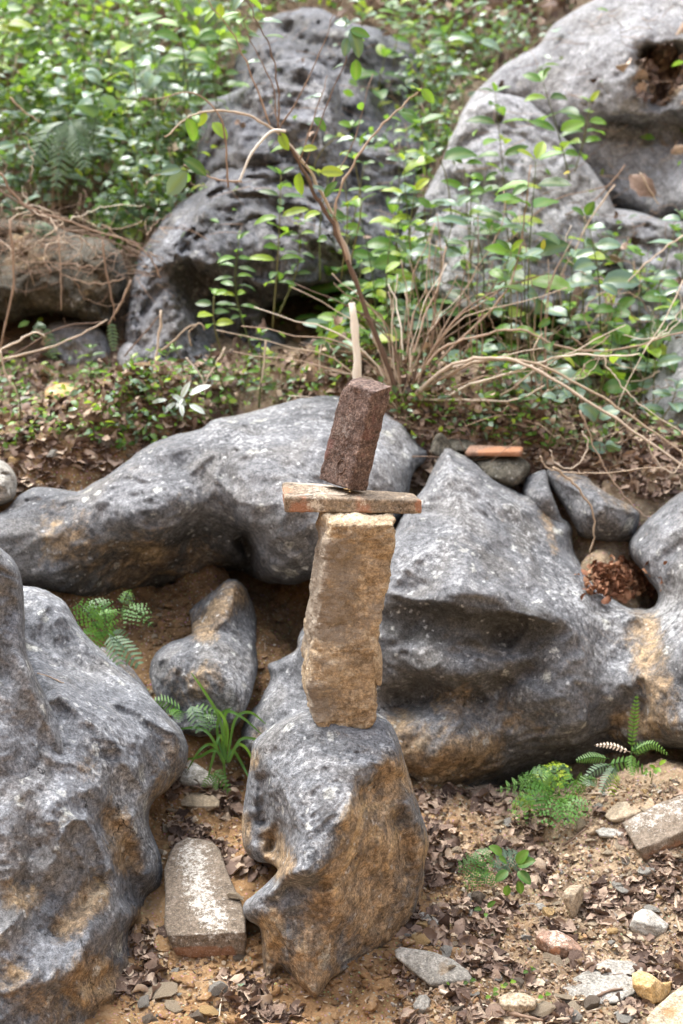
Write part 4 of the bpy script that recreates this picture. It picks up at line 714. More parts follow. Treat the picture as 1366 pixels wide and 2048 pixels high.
# ------------------------------------------------------------------ scatter over the ground
rg = random.Random(5)
def ground_hit(px, py):
    h = cast(px, py); g = cast(px, py, [GT])
    if g is None or h is None or g[3] > h[3] + .004: return None
    return g
REG_FRONT = [((800, 1366), (1560, 2048), 1.0), ((230, 560), (1900, 2048), .5), ((310, 490), (1520, 1760), .55), ((560, 900), (1900, 2048), .25)]
def pick(regs):
    w = [(b_[1] - b_[0]) * (c[1] - c[0]) * d for b_, c, d in regs]; r_ = rg.uniform(0, sum(w))
    for q_, (b_, c, d) in zip(w, regs):
        r_ -= q_
        if r_ <= 0: return rg.uniform(*b_), rg.uniform(*c)
    return rg.uniform(*b_), rg.uniform(*c)
cnt = 0
for k in range(900):
    if cnt >= 290: break
    px, py = pick(REG_FRONT + [((0, 330), (880, 1000), .5), ((300, 520), (1200, 1400), .5)])
    h = ground_hit(px, py)
    if h is None: continue
    kind = rg.choices(['buff', 'grey', 'brown', 'ochre'], [.42, .25, .13, .2])[0]
    s_ = min(.042, .008 * math.exp(rg.gauss(.5, .65)))
    put_pebble(rg.choice(PM[kind]), 'pebble', h[0] + Vector((0, 0, s_ * rg.uniform(-.18, .08))), s_, (rg.uniform(-.4, .4), rg.uniform(-.4, .4), rg.uniform(0, 6.3)),
               label={'buff': 'small buff stone lying loose on the soil', 'grey': 'small grey stone lying loose on the soil', 'brown': 'small dark brown stone lying loose on the soil', 'ochre': 'small yellow ochre stone lying loose on the soil'}[kind], group='loose %s pebbles on the soil' % kind, cat='pebble'); cnt += 1
for (px, py, s_, kd, lb) in [(458,1700,.024,'ochre','orange ochre pebble by the pinnacle, above the round pale one'),(472,1798,.026,'buff','round pale buff pebble touching the foot of the pinnacle'),(330,1660,.022,'buff','buff pebble at the edge of the left boulder'),(905,1935,.012,'buff','pale chip behind the lichened grey slab'),(1353,1935,.022,'ochre','cream ochre stone against the right edge'),(1342,1950,.018,'grey','grey stone under the cream one by the right edge')]:
    h = cast(px, py)
    if h: put_pebble(PM[kd][2], 'pebble', h[0] + Vector((0, 0, s_ * .25)), s_, (.1, .2, px % 3), label=lb, cat='pebble')

def merged(name, items, mat, kind='stuff', attrs=True, parent=None, label=None, cat=None, group=None, origin=None, smooth=True):
    """items: list of (verts (n,3) array, faces list, rnd) joined into one mesh"""
    Vs, Fs, Cs, o_ = [], [], [], 0
    for V, F, c in items:
        Vs.append(V); Fs += [tuple(i + o_ for i in f) for f in F]; o_ += len(V)
        cc = np.zeros((len(V), 4)); cc[:, 3] = 1
        if np.ndim(c) == 0: cc[:, 0] = c
        else: cc[:, :2] = c
        Cs.append(cc)
    ob = make_obj(name, np.vstack(Vs), Fs, mat, parent=parent, attr=np.vstack(Cs), origin=origin, smooth=smooth); tag(ob, label, cat, group, kind); return ob
def rotm(rx, ry, rz): return np.array(Matrix.Rotation(rz, 3, 'Z') @ Matrix.Rotation(ry, 3, 'Y') @ Matrix.Rotation(rx, 3, 'X'))

# gravel and crumbs
def lump(seed):
    me = pebble_mesh('tmp', seed, flat=.7, n=1); V = np.array([v.co[:] for v in me.vertices]); F = [tuple(p.vertices) for p in me.polygons]; bpy.data.meshes.remove(me); return V, F
lumps = [lump(s_) for s_ in range(5)]; itb, itc = [], []
for k in range(5200):
    px, py = pick(REG_FRONT + [((0, 400), (840, 1000), .35), ((290, 560), (1180, 1420), .9)])
    h = cast(px, py, [GT])
    if h is None: continue
    s_ = min(.011, .0022 * math.exp(rg.gauss(.25, .55))); V, F = rg.choice(lumps); M_ = rotm(rg.uniform(-1, 1), rg.uniform(-1, 1), rg.uniform(0, 6.3))
    (itb if rg.random() < .45 else itc).append((V @ M_.T * s_ + np.array(h[0]) + [0, 0, s_ * .3], F, rg.random()))
merged('gravel', itb, simple_mat('gravel_mat', [(.25, (.16, .11, .07)), (.45, (.34, .27, .19)), (.6, (.28, .27, .25)), (.8, (.5, .42, .3))], 60, .9), smooth=False)
merged('soil_crumbs', itc, simple_mat('crumb_mat', [(.25, (.10, .055, .028)), (.5, (.24, .135, .065)), (.75, (.34, .21, .11))], 90, .95), smooth=False)
# cracked clods beside the pinnacle's foot
itd = []
def lump2(seed):
    me = pebble_mesh('tmp', seed, flat=.75, n=2); V = np.array([v.co[:] for v in me.vertices]); F = [tuple(p.vertices) for p in me.polygons]; bpy.data.meshes.remove(me); return V, F
big = [lump2(s_) for s_ in range(20, 28)]
for k in range(760):
    px, py = rg.choice([(rg.uniform(560, 1366), rg.uniform(1640, 2048)), (rg.gauss(740, 70), rg.gauss(1975, 38)), (rg.gauss(870, 40), rg.gauss(1870, 50)), (rg.gauss(500, 26), rg.gauss(1930, 36)), (rg.gauss(420, 90), rg.gauss(1990, 40)), (rg.gauss(420, 90), rg.gauss(1290, 70)), (rg.gauss(340, 40), rg.gauss(1240, 30))])
    h = cast(px, py, [GT])
    if h is None: continue
    V, F = rg.choice(big); s_ = math.exp(rg.gauss(-4.35, .42)); M_ = rotm(rg.uniform(-.3, .3), rg.uniform(-.3, .3), rg.uniform(0, 6.3)); V = V * [1, 1, .6]; V = V @ M_.T * s_
    V = V + .38 * s_ * np.stack([fbm(V * 60 + k, 1, 3), fbm(V * 60 + k, 2, 3), fbm(V * 60 + k, 3, 3)], -1); itd.append((V + np.array(h[0]), F, rg.random() * .2))
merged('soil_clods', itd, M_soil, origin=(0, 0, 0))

itf = []
for k in range(5200):
    px, py = pick(REG_FRONT); h = cast(px, py, [GT])
    if h is None: continue
    s_ = rg.uniform(.003, .009); ex = rg.uniform(.25, 1); ry = rg.uniform(0, 6.3); M_ = rotm(rg.gauss(0, .5), rg.gauss(0, .5), ry) 
    V = np.array([(-1, -ex * .5, 0), (.1, -ex, .25), (1, 0, 0), (.2, ex, .3), (-.8, ex * .7, .05)]) * s_; itf.append((V @ M_.T + np.array(h[0]) + [0, 0, s_ * .3], [(0, 1, 2, 3, 4)], rg.random()))
merged('litter_crumbs', itf, simple_mat('litter_mat', [(.2, (.05, .032, .022)), (.45, (.18, .12, .08)), (.65, (.36, .27, .18)), (.85, (.55, .46, .33))], 60, .9), smooth=False)
# dead leaves
def dead_leaf(seed, L_=1.0):
    r_ = random.Random(seed); nu, nv = 7, 5; V, F = [], []; curl = r_.uniform(.3, 2.0) * r_.choice([1, 1, -1]); bend = r_.uniform(-1.6, 1.6); wd = r_.uniform(.28, .45); tw = r_.uniform(-1.2, 1.2)
    for i in range(nu):
        u = i / (nu - 1); w = wd * math.sin(math.pi * min(.97, u * .93 + .05)) ** .8 * (1 + .2 * math.sin(u * 19 + seed))
        a = bend * (u - .5); cx = (math.sin(a) / bend if abs(bend) > .05 else u - .5); cz = (1 - math.cos(a)) / bend if abs(bend) > .05 else 0
        for j in range(nv):
            v = (j / (nv - 1) * 2 - 1); b_ = v * w * curl * 2.2; y = math.sin(b_) / (curl * 2.2); z = (1 - math.cos(b_)) / abs(curl * 2.2) * (1 if curl > 0 else -1)
            t = tw * (u - .5); y, z = y * math.cos(t) - z * math.sin(t), y * math.sin(t) + z * math.cos(t)
            z += .03 * math.sin(u * 15 + v * 5 + seed) ; V.append((cx - z * math.sin(a) * .5, y, cz + z + .025 * math.sin(9 * v + seed)))
    for i in range(nu - 1):
        for j in range(nv - 1): F.append((i * nv + j, i * nv + j + 1, (i + 1) * nv + j + 1, (i + 1) * nv + j))
    return np.array(V) * L_, F
DL = [dead_leaf(s_) for s_ in range(14)]
M_dead = simple_mat('dead_leaf_mat', [(.18, (.045, .028, .022)), (.38, (.14, .09, .065)), (.56, (.27, .19, .14)), (.72, (.40, .30, .22)), (.85, (.56, .46, .33))], 22, .75, .002)
M_dead.node_tree.nodes['Principled BSDF'].inputs['Specular IOR Level'].default_value = .35
M_dead_red = simple_mat('dead_leaf_red_mat', [(.25, (.10, .04, .02)), (.5, (.24, .11, .06)), (.75, (.38, .21, .12))], 22, .75, .002)
DM = []
for V, F in DL:
    me = mesh_np('dead_leaf', V, F); me.materials.append(M_dead); DM.append(me)
cnt = 0
LITTER = [((800, 1366), (1580, 2048), 1.0), ((430, 600), (1950, 2048), 1.3), ((320, 480), (1560, 1740), 1.0), ((230, 330), (1850, 1990), .7)]
for k in range(900):
    if cnt >= 280: break
    px, py = pick(LITTER); h = ground_hit(px, py)
    if h is None or vnoise(np.array([px / 90, py / 70, 3.3]), 5) < .02: continue
    o = bpy.data.objects.new('dead_leaf', rg.choice(DM)); s_ = rg.uniform(.02, .065); o.scale = (s_, s_, s_); o.location = h[0] + Vector((0, 0, .003 + s_ * .08)); o.rotation_euler = (rg.gauss(0, .5), rg.gauss(0, .5), rg.uniform(0, 6.3)); link(o)
    tag(o, 'curled brown dead leaf lying on the soil', 'dead leaf', 'dead leaves scattered on the soil'); cnt += 1
itl = []
FAR = [((-420, 0), (860, 1150), .35), ((1366, 1750), (860, 1500), .2), ((0, 480), (700, 990), .55), ((820, 1366), (820, 1000), 1.1), ((560, 1366), (700, 860), .35), ((0, 1366), (0, 700), .08), ((1160, 1330), (1090, 1215), 0)]
for k in range(8200):
    far = k % 2; px, py = pick(FAR if far else LITTER); h = cast(px, py, [GT])
    if h is None or vnoise(np.array([px / 90, py / 70, 3.3]), 5) < (-.3 if far else .0): continue
    V, F = rg.choice(DL); s_ = rg.uniform(.018, .05) * (1.5 if far else 1); M_ = rotm(rg.gauss(0, .5), rg.gauss(0, .5), rg.uniform(0, 6.3)); itl.append((V @ M_.T * s_ + np.array(h[0]) + [0, 0, .004], F, rg.random()))
merged('leaf_litter', itl, M_dead)
itl = []
for k in range(420):      # the drift in the pocket between the boulders, and the one in the hole of the far boulder
    a = rg.random(); px, py = (rg.gauss(1235, 38), rg.gauss(1170, 18))
    h = cast(px, py); 
    if not (1150 < px < 1330 and 1130 < py < 1212): continue
    V, F = rg.choice(DL); s_ = rg.uniform(.018, .04); M_ = rotm(rg.gauss(0, .8), rg.gauss(0, .8), rg.uniform(0, 6.3)); itl.append((V @ M_.T * s_ + np.array(h[0]) + [0, -.004, .01 + rg.random() * .02], F, rg.random()))
merged('pocket_leaves', itl, M_dead_red, label='reddish brown dead leaves heaped in the pocket between two boulders')
itl = []
for k in range(160):
    px, py = rg.gauss(1325, 20), rg.gauss(150, 26); h = cast(px, py); V, F = rg.choice(DL); s_ = rg.uniform(.05, .10); M_ = rotm(rg.gauss(0, .8), rg.gauss(0, .8), rg.uniform(0, 6.3)); itl.append((V @ M_.T * s_ + np.array(h[0]) + [0, -.03, .0], F, rg.random()))
merged('hole_leaves', itl, M_dead, label='dead leaves caught in the hole of the big far boulder')
# ------------------------------------------------------------------ plants
rv = random.Random(11)
def cat_rom(P, n=5):
    P = [np.array(p, float) for p in P]; P = [2 * P[0] - P[1]] + P + [2 * P[-1] - P[-2]]; out = []
    for i in range(1, len(P) - 2):
        a, b_, c, d = P[i - 1:i + 3]
        for k in range(n):
            t = k / n; out.append(.5 * ((2 * b_) + (c - a) * t + (2 * a - 5 * b_ + 4 * c - d) * t * t + (3 * b_ - a - 3 * c + d) * t ** 3))
    out.append(P[-2]); return np.array(out)
def tube(P, r0, r1, sides=5, n=4, jit=0.0, seed=0):
    Q = cat_rom(P, n) if n > 1 else np.array(P, float); N = len(Q)
    if jit:
        s_ = np.linspace(0, N * .35, N)[:, None] * np.ones(3); Q = Q + np.stack([vnoise(s_ + seed, 1), vnoise(s_ + seed, 2), vnoise(s_ + seed, 3)], -1) * jit + np.stack([vnoise(s_ * 2.7 + seed, 4), vnoise(s_ * 2.7 + seed, 5), vnoise(s_ * 2.7 + seed, 6)], -1) * jit * .5
    T = np.gradient(Q, axis=0); T /= np.linalg.norm(T, axis=1, keepdims=True) + 1e-12; ref = np.array([.13, .31, .94]); V = []
    for i in range(N):
        a = np.cross(T[i], ref); a /= np.linalg.norm(a) + 1e-9; b_ = np.cross(T[i], a); r_ = (r0 + (r1 - r0) * i / (N - 1)) * (1.28 if jit and i % 4 == 2 else 1)
        for k in range(sides): th = 2 * math.pi * k / sides; V.append(Q[i] + r_ * (math.cos(th) * a + math.sin(th) * b_))
    F = [(i * sides + k, i * sides + (k + 1) % sides, (i + 1) * sides + (k + 1) % sides, (i + 1) * sides + k) for i in range(N - 1) for k in range(sides)]
    F += [tuple(range(sides))[::-1], tuple((N - 1) * sides + k for k in range(sides))]; return np.array(V), F
def leaf_geo(seed, asp=.5, droop=.5, fold=.35, nu=6, nv=4, serr=0.0):
    r_ = random.Random(seed); V, F, C = [], [], []; pk = r_.uniform(.35, .45)
    for i in range(nu + 1):
        u = i / nu; w = asp / 2 * (u ** .62) * ((1 - u) ** .78) / .39 + (.004 if i in (0, nu) else 0)
        if serr and 0 < i < nu: w *= 1 + serr * (1 if i % 2 else -1)
        a = droop * u; cx = math.sin(a) / droop if abs(droop) > .02 else u; cz = -(1 - math.cos(a)) / droop if abs(droop) > .02 else 0
        for j in range(nv + 1):
            v = j / nv * 2 - 1; z = abs(v) * w * fold + .01 * math.sin(u * 17 + v * 4 + seed) - .12 * w * v * v
            V.append((cx + z * math.sin(a), v * w, cz + z * math.cos(a))); C.append((0, 1.0 if j == nv // 2 else .0))
    for i in range(nu):
        for j in range(nv): F.append((i * (nv + 1) + j, (i + 1) * (nv + 1) + j, (i + 1) * (nv + 1) + j + 1, i * (nv + 1) + j + 1))
    return np.array(V), F, np.array(C)
G_STOPS = [(.0, (.035, .10, .025)), (.3, (.07, .19, .035)), (.55, (.12, .30, .035)), (.8, (.26, .48, .04)), (1.0, (.50, .60, .05))]
GG_STOPS = [(.0, (.07, .13, .09)), (.5, (.14, .24, .17)), (1.0, (.25, .37, .28))]
M_leaf = leaf_mat('leaf_green', G_STOPS, .34, .5, spotted=.25)
M_leaf_grey = leaf_mat('leaf_grey_green', GG_STOPS, .28, .25)
M_fern = leaf_mat('fern_green', [(.0, (.04, .12, .02)), (.5, (.07, .20, .025)), (1.0, (.14, .30, .04))], .5, .4)
M_fern_dark = leaf_mat('fern_silver', [(.0, (.05, .10, .06)), (1.0, (.10, .17, .10))], .5, .25)
M_grass = leaf_mat('grass_green', [(.0, (.05, .15, .03)), (1.0, (.12, .27, .05))], .4, .35)
M_white = leaf_mat('white_leaf', [(.0, (.55, .62, .58)), (1.0, (.72, .78, .74))], .5, .2)
M_yellow = leaf_mat('yellow_leaf', [(.0, (.45, .33, .02)), (1.0, (.5, .45, .03))], .5, .4)
M_stem = simple_mat('stem_mat', [(.3, (.07, .10, .03)), (.7, (.16, .15, .06))], 40)
M_twig = simple_mat('twig_mat', [(.25, (.13, .085, .06)), (.5, (.26, .18, .125)), (.75, (.40, .30, .22))], 40, .7, .001, (1, 1, .3))
M_twig_pale = simple_mat('pale_twig_mat', [(.25, (.34, .26, .18)), (.5, (.52, .43, .33)), (.75, (.66, .58, .47))], 40, .7)
M_twig_white = simple_mat('bare_wood_mat', [(.25, (.55, .52, .44)), (.75, (.78, .74, .66))], 40, .7)
M_bamboo = simple_mat('dry_cane_mat', [(.25, (.42, .33, .22)), (.5, (.62, .54, .42)), (.75, (.76, .70, .58))], 14, .6, .001, (3, 3, .4))
LM = {}
def leaf_meshes(key, mat, n=5, **kw):
    if (key, mat.name) not in LM:
        L_ = []
        for s_ in range(n):
            k2 = dict(kw); k2['droop'] = kw.get('droop', .5) * (.5 + .25 * s_); V, F, C = leaf_geo(s_ + hash(key) % 7 * 0, **k2); me = mesh_np('leaf', V, F); cc = np.zeros((len(V), 4)); cc[:, 3] = 1; cc[:, 1] = C[:, 1]; set_attr(me, 'mk', cc); me.materials.append(mat); L_.append(me)
        LM[(key, mat.name)] = L_
    return LM[(key, mat.name)]
def frame(d, up):
    d = Vector(d).normalized(); y = Vector(up).cross(d)
    if y.length < 1e-4: y = Vector((0, 1, 0))
    y.normalize(); z = d.cross(y); return Matrix((d, y, z)).transposed()
def add_leaf(me, root, p, d, up, s_, ws=1.0, name='leaf'):
    o = bpy.data.objects.new(name, me); M_ = frame(d, up).to_4x4(); M_ = Matrix.Translation(Vector(p) - root.location) @ M_ @ Matrix.Diagonal((s_, s_ * ws, s_, 1))
    o.parent = root; o.matrix_local = M_; COL.objects.link(o); return o
UP = Vector((0, 0, 1))
def gz(x, y): return float(ground_z(np.array([x]), np.array([y]))[0])
def sapling(tip, Y, leaf, pairs, label, group=None, name='sapling', mat=None, asp=.5, base=None, hmax=1.2, lean=.06, droop=.7, frac=.75, stem_r=.0028, cat='sapling', rnd=None, alt=.0):
    r_ = rnd or rv; T = P3(tip[0], tip[1], Y); T = Vector(T)
    if base is None:
        bx = T.x + r_.gauss(0, lean); by = Y + r_.gauss(0, lean * .5); B_ = Vector((bx, by, gz(bx, by)))
        if T.z - B_.z > hmax or T.z - B_.z < .05: B_ = Vector((bx, by, T.z - min(hmax, .35)))
    else: B_ = P3(*base)
    root = empty(name, B_); tag(root, label, cat, group)
    mid = B_.lerp(T, .5) + Vector((r_.gauss(0, .02), r_.gauss(0, .02), 0)); st = cat_rom([B_ - Vector((0, 0, .02)), mid, T], 5)
    V, F = tube([B_ - Vector((0, 0, .03)), mid, T], stem_r * 1.3, stem_r * .5, 5, 5); make_obj('stem', V, F, M_stem, parent=root)
    ms = leaf_meshes('l%g' % asp, mat or M_leaf, asp=asp, droop=droop); az = r_.uniform(0, 3.14); n = max(1, pairs)
    for i in range(n):
        t = 1 - frac * (i / n) ; p = np.array(B_ * (1 - t) + T * t); idx = t * (len(st) - 1); a = int(min(idx, len(st) - 2)); p = st[a] * (1 - (idx - a)) + st[a + 1] * (idx - a)
        az += math.pi / 2 + r_.gauss(0, .3); sz = leaf * (.45 + .55 * min(1, (i + 1) / 3)) * r_.uniform(.75, 1.15)
        for sgn in ((0, math.pi) if i else (0, math.pi, math.pi / 2)):
            if r_.random() < alt: continue
            b_ = az + sgn + r_.gauss(0, .15); el = r_.uniform(.0, .55) + (.35 if i == 0 else 0)
            d = Vector((math.cos(b_) * math.cos(el), math.sin(b_) * math.cos(el), math.sin(el)))
            add_leaf(r_.choice(ms), root, Vector(p) + d * sz * .12, d, UP + Vector((r_.gauss(0, .3), r_.gauss(0, .3) - .75, 0)), sz * 1.3)
    return root

# masses of undergrowth on the hillside
lowleaf = [leaf_geo(s_, asp=a_, droop=.6, fold=.3, nu=3, nv=2) for s_, a_ in ((1, .5), (2, .42), (3, .6), (4, .35))]
def leaf_item(p, s_, rnd_, spread=.7, r_=rv, face=-.3):
    V, F, C = r_.choice(lowleaf); d = Vector((r_.gauss(0, 1), r_.gauss(0, 1), r_.gauss(0, .4))).normalized(); up = Vector((r_.gauss(0, spread), r_.gauss(0, spread) + face, 1))
    M_ = np.array(frame(d, up)); CC = np.zeros((len(V), 2)); CC[:, 0] = rnd_; CC[:, 1] = C[:, 1] * .6; return (V @ M_.T * s_ + np.array(p), F, CC)
def density(px, py):      # how leafy the photo's hillside is
    n = float(vnoise(np.array([px / 110, py / 80, 9.1]), 3)); d = .36 + .8 * n
    if px < 480 and py < 430: d += .25
    if 380 < px < 620 and py < 260 and False: d += .1
    if 640 < px < 1000 and 100 < py < 700: d -= .05
    if 200 < px < 640 and 560 < py < 740: d -= .3
    if 980 < px and 430 < py < 820: d += .28
    if 60 < px < 480 and 740 < py < 880: d += .12
    if px < 330 and 360 < py < 740: d -= .4
    if px > 600 and py < 100: d += .35
    return d
gi, ggi, bi = [], [], []
for k in range(84000):
    px, py = (rv.uniform(-60, 1426) if k < 62000 else rv.choice([rv.uniform(-620, -60), rv.uniform(1426, 1980)])), rv.uniform(-120, 900) ; h = cast(px, py)
    if h is None or h[0].y < 1.9: continue
    g_ = cast(px, py, [GT])
    onrock = g_ is None or g_[3] > h[3] + .02
    if onrock and rv.random() > .015: continue
    if rv.random() > density(px, py): continue
    far = min(1, max(0, (h[0].y - 2.2) / 3)); near = py > 720
    s_ = rv.uniform(.018, .04) if near else math.exp(rv.gauss(-2.95, .38)); hgt = abs(rv.gauss(0, .035 if near else .06 + .10 * far))
    p = h[0] + Vector((rv.gauss(0, .02), -hgt * .6, hgt)); q_ = rv.random()
    if px > 700 and py < 100 and q_ < .5: q_ = .95
    if q_ < .58: gi.append(leaf_item(p, s_, rv.random()))
    elif q_ < .82: ggi.append(leaf_item(p, s_, rv.random()))
    else: bi.append((lambda V, F: (V @ rotm(rv.gauss(0, .8), rv.gauss(0, .8), rv.uniform(0, 6)).T * s_ * 1.1 + np.array(p), F, rv.random()))(*rv.choice(DL)))
merged('undergrowth', gi, M_leaf, label='bright green undergrowth covering the hillside')
merged('undergrowth_grey', ggi, M_leaf_grey, label='grey green undergrowth covering the hillside')
merged('dry_foliage', bi, M_dead, label='dry brown foliage tangled in the undergrowth')

# bushes
def bush(c, Y, rad, n, size, label, mats=(M_leaf, M_leaf_grey), split=.6, group=None, squash=.8, stems=6, name='bush'):
    C_ = P3(c[0], c[1], Y); base = Vector((C_.x, C_.y + rad * .3, min(gz(C_.x, C_.y + rad * .3), C_.z - rad * .2))); root = empty(name, base); tag(root, label, 'bush', group); A, B2 = [], []
    for k in range(n):
        d = Vector((rv.gauss(0, 1), rv.gauss(0, 1), rv.gauss(0, 1))).normalized() * rad * (rv.random() ** .45) * (1 + .35 * math.sin(5 * rv.random())); lump_ = float(vnoise(np.array(d) * 4.5 / rad * .6 + c[0], 2))
        if lump_ < -.12 + .1 * rv.random(): continue
        p = C_ + Vector((d.x * 1.1, d.y * .7, d.z * squash)); it = leaf_item(p, size * rv.uniform(.6, 1.25), rv.random() * .6 + .4 * (lump_ + .3), spread=.6)
        (A if rv.random() < split else B2).append(it)
    if A: merged('foliage', A, mats[0], parent=root)
    if B2: merged('foliage', B2, mats[1], parent=root)
    for k in range(stems):
        e = C_ + Vector((rv.gauss(0, rad * .6), rv.gauss(0, rad * .3), rv.uniform(0, rad * .8))); V, F = tube([base, base.lerp(e, .5) + Vector((rv.gauss(0, .04), 0, .03)), e], .005, .002, 4, 3, .02, k); make_obj('stem', V, F, M_twig, parent=root)
    return root
for (c, Y, rad, n, sz, lb, sp) in [
 ((60,60),5.2,.42,900,.075,'bright green bush in the top left corner',.75), ((200,90),5.0,.36,700,.07,'leafy bush right of the top left corner bush',.6),
 ((60,200),4.4,.36,800,.06,'pale leaved bush below the top left corner bush',.4), ((190,230),4.3,.34,800,.06,'yellow green bush in the middle of the left foliage',.7),
 ((330,270),4.1,.26,520,.055,'grey green bush beside the pitted boulder',.35), ((100,300),3.9,.22,340,.055,'dull green bush over the left outcrop',.3),
 ((300,370),3.7,.24,560,.055,'glossy leaved bush left of the undercut boulder',.35), ((230,430),3.6,.16,260,.05,'small bush overhanging the left outcrop',.4),
 ((420,60),5.6,.30,420,.06,'loose green bush at the top, left of the boulder peak',.6), ((860,160),5.0,.22,330,.05,'leafy bush right of the boulder peak',.6),
 ((880,60),5.8,.3,360,.05,'sparse bush high on the slope between the boulders',.4), ((1010,60),5.5,.22,240,.05,'pale bush against the huge upper right boulder',.3),
 ((870,260),4.4,.18,320,.05,'small bush in the gap left of the pale tilted boulder',.5), ((770,330),3.9,.18,300,.05,'yellow green bush right of the pitted grey boulder',.75),
 ((330,30),6.0,.3,320,.06,'bush on the top slope left of the fern',.6), ((1290,560),3.1,.12,180,.045,'small bush on the right before the rock face',.4), ((1220,500),3.3,.14,200,.045,'leafy tuft under the upper right boulder',.4)]:
    bush(c, Y, rad, n, sz, lb, split=sp)

# saplings placed one by one
S_ = sapling
S_((1072,322),2.35,.125,6,'tall sapling with big glossy leaves in the middle right', asp=.46, hmax=1.3, frac=.6, droop=.6)
S_((1086,165),3.2,.11,5,'sapling with dark leaves against the upper right boulder', base=(1140,345,3.25), asp=.5, mat=M_leaf, frac=.9)
S_((990,185),3.2,.10,9,'upright sapling with stacked leaves before the pale tilted boulder', base=(1020,520,3.2), asp=.42, frac=.85)
S_((1180,205),3.5,.075,6,'small bright sapling before the smooth upper right boulder', base=(1150,330,3.5), asp=.5, frac=.95)
S_((562,350),2.6,.075,11,'slender sapling with yellow green whorls before the undercut boulder', base=(545,640,2.6), asp=.34, frac=.8)
S_((478,480),2.5,.06,9,'slender sapling left of the yellow green whorled one', base=(505,690,2.5), asp=.34, frac=.8)
S_((600,450),2.65,.055,7,'thin sapling close to the dry shrub stem', base=(555,620,2.6), asp=.36, frac=.8)
S_((428,590),2.45,.06,4,'short sapling with broad leaves before the undercut boulder', base=(445,700,2.45), asp=.5, frac=.7)
S_((520,665),2.35,.045,8,'wispy sapling with tiny leaves above the arched ridge', base=(518,800,2.35), asp=.4, frac=.9)
S_((838,250),3.0,.11,3,'sapling tip with large drooping leaves in the upper middle', base=(905,430,3.0), asp=.55, frac=.6, droop=1.0)
S_((705,255),3.3,.09,2,'sapling tip with two large leaves over the boulder', base=(620,340,3.4), asp=.55, frac=.5, droop=1.0)
S_((815,510),2.6,.10,3,'sapling with broad grey leaves in the middle', asp=.55, mat=M_leaf_grey)
S_((1050,520),2.2,.12,2,'sapling with broad drooping blue green leaves right of the stack', mat=M_leaf_grey, asp=.6, droop=1.3, base=(1060,700,2.3))
nm_lab = ['leafy green sapling in the thicket behind the stack', 'leafy green sapling in the thicket on the right', 'leafy sapling low on the left bank']
for k in range(44):
    px, py = rv.uniform(650, 990), rv.uniform(300, 690); S_((px, py), rv.uniform(2.5, 3.3), rv.uniform(.06, .12), rv.randint(2, 6), nm_lab[0], group='saplings in the thicket behind the stack', asp=rv.choice([.36, .44, .54]), mat=M_leaf if rv.random() < .78 else M_leaf_grey, hmax=.6, alt=.15)
for k in range(44):
    px, py = rv.uniform(985, 1366), rv.uniform(430, 800); S_((px, py), rv.uniform(2.2, 3.0), rv.uniform(.06, .12), rv.randint(2, 5), nm_lab[1], group='saplings in the thicket on the right', asp=rv.choice([.42, .54, .66]), mat=M_leaf if rv.random() < .55 else M_leaf_grey, hmax=.6, alt=.15)
for k in range(46):
    px = rv.uniform(-20, 470); py = rv.uniform(-10, 440) if px < 380 else rv.uniform(-10, 170); S_((px, py), rv.uniform(3.7, 5.2), rv.uniform(.08, .15), rv.randint(3, 6), 'leafy sapling rising from the bright bushes at the upper left', group='saplings among the upper left bushes', asp=rv.choice([.4, .5, .6]), mat=M_leaf if rv.random() < .6 else M_leaf_grey, hmax=.7, alt=.2)
for k in range(16):
    px, py = rv.uniform(700, 1000), rv.uniform(-10, 180); S_((px, py), rv.uniform(4.8, 5.8), rv.uniform(.08, .13), rv.randint(3, 5), 'leafy sapling on the high slope between the two grey outcrops', group='saplings on the high slope', asp=.5, mat=M_leaf if rv.random() < .6 else M_leaf_grey, hmax=.6, alt=.2)
for k in range(12):
    px, py = rv.uniform(20, 480), rv.uniform(690, 800); S_((px, py), rv.uniform(2.0, 2.8), rv.uniform(.03, .055), rv.randint(2, 4), nm_lab[2], group='small saplings on the left bank', asp=.45, hmax=.3)
for (px, py, sz, dx, dz, mt, lb) in [(1215,905,.10,-.3,-1,M_leaf_grey,'heart shaped leaf at the foot of the smooth blue grey boulder'),(1195,840,.09,.2,-1,M_leaf_grey,'broad soft leaf above the heart shaped one'),(1115,800,.06,-.2,-1,M_leaf_grey,'round pale leaf hanging in the tangle')]: 
    S_((px, py), 2.0, sz, 1, lb, name='broad_leaf_seedling', mat=mt, asp=.85, droop=.9, hmax=.3, cat='seedling')

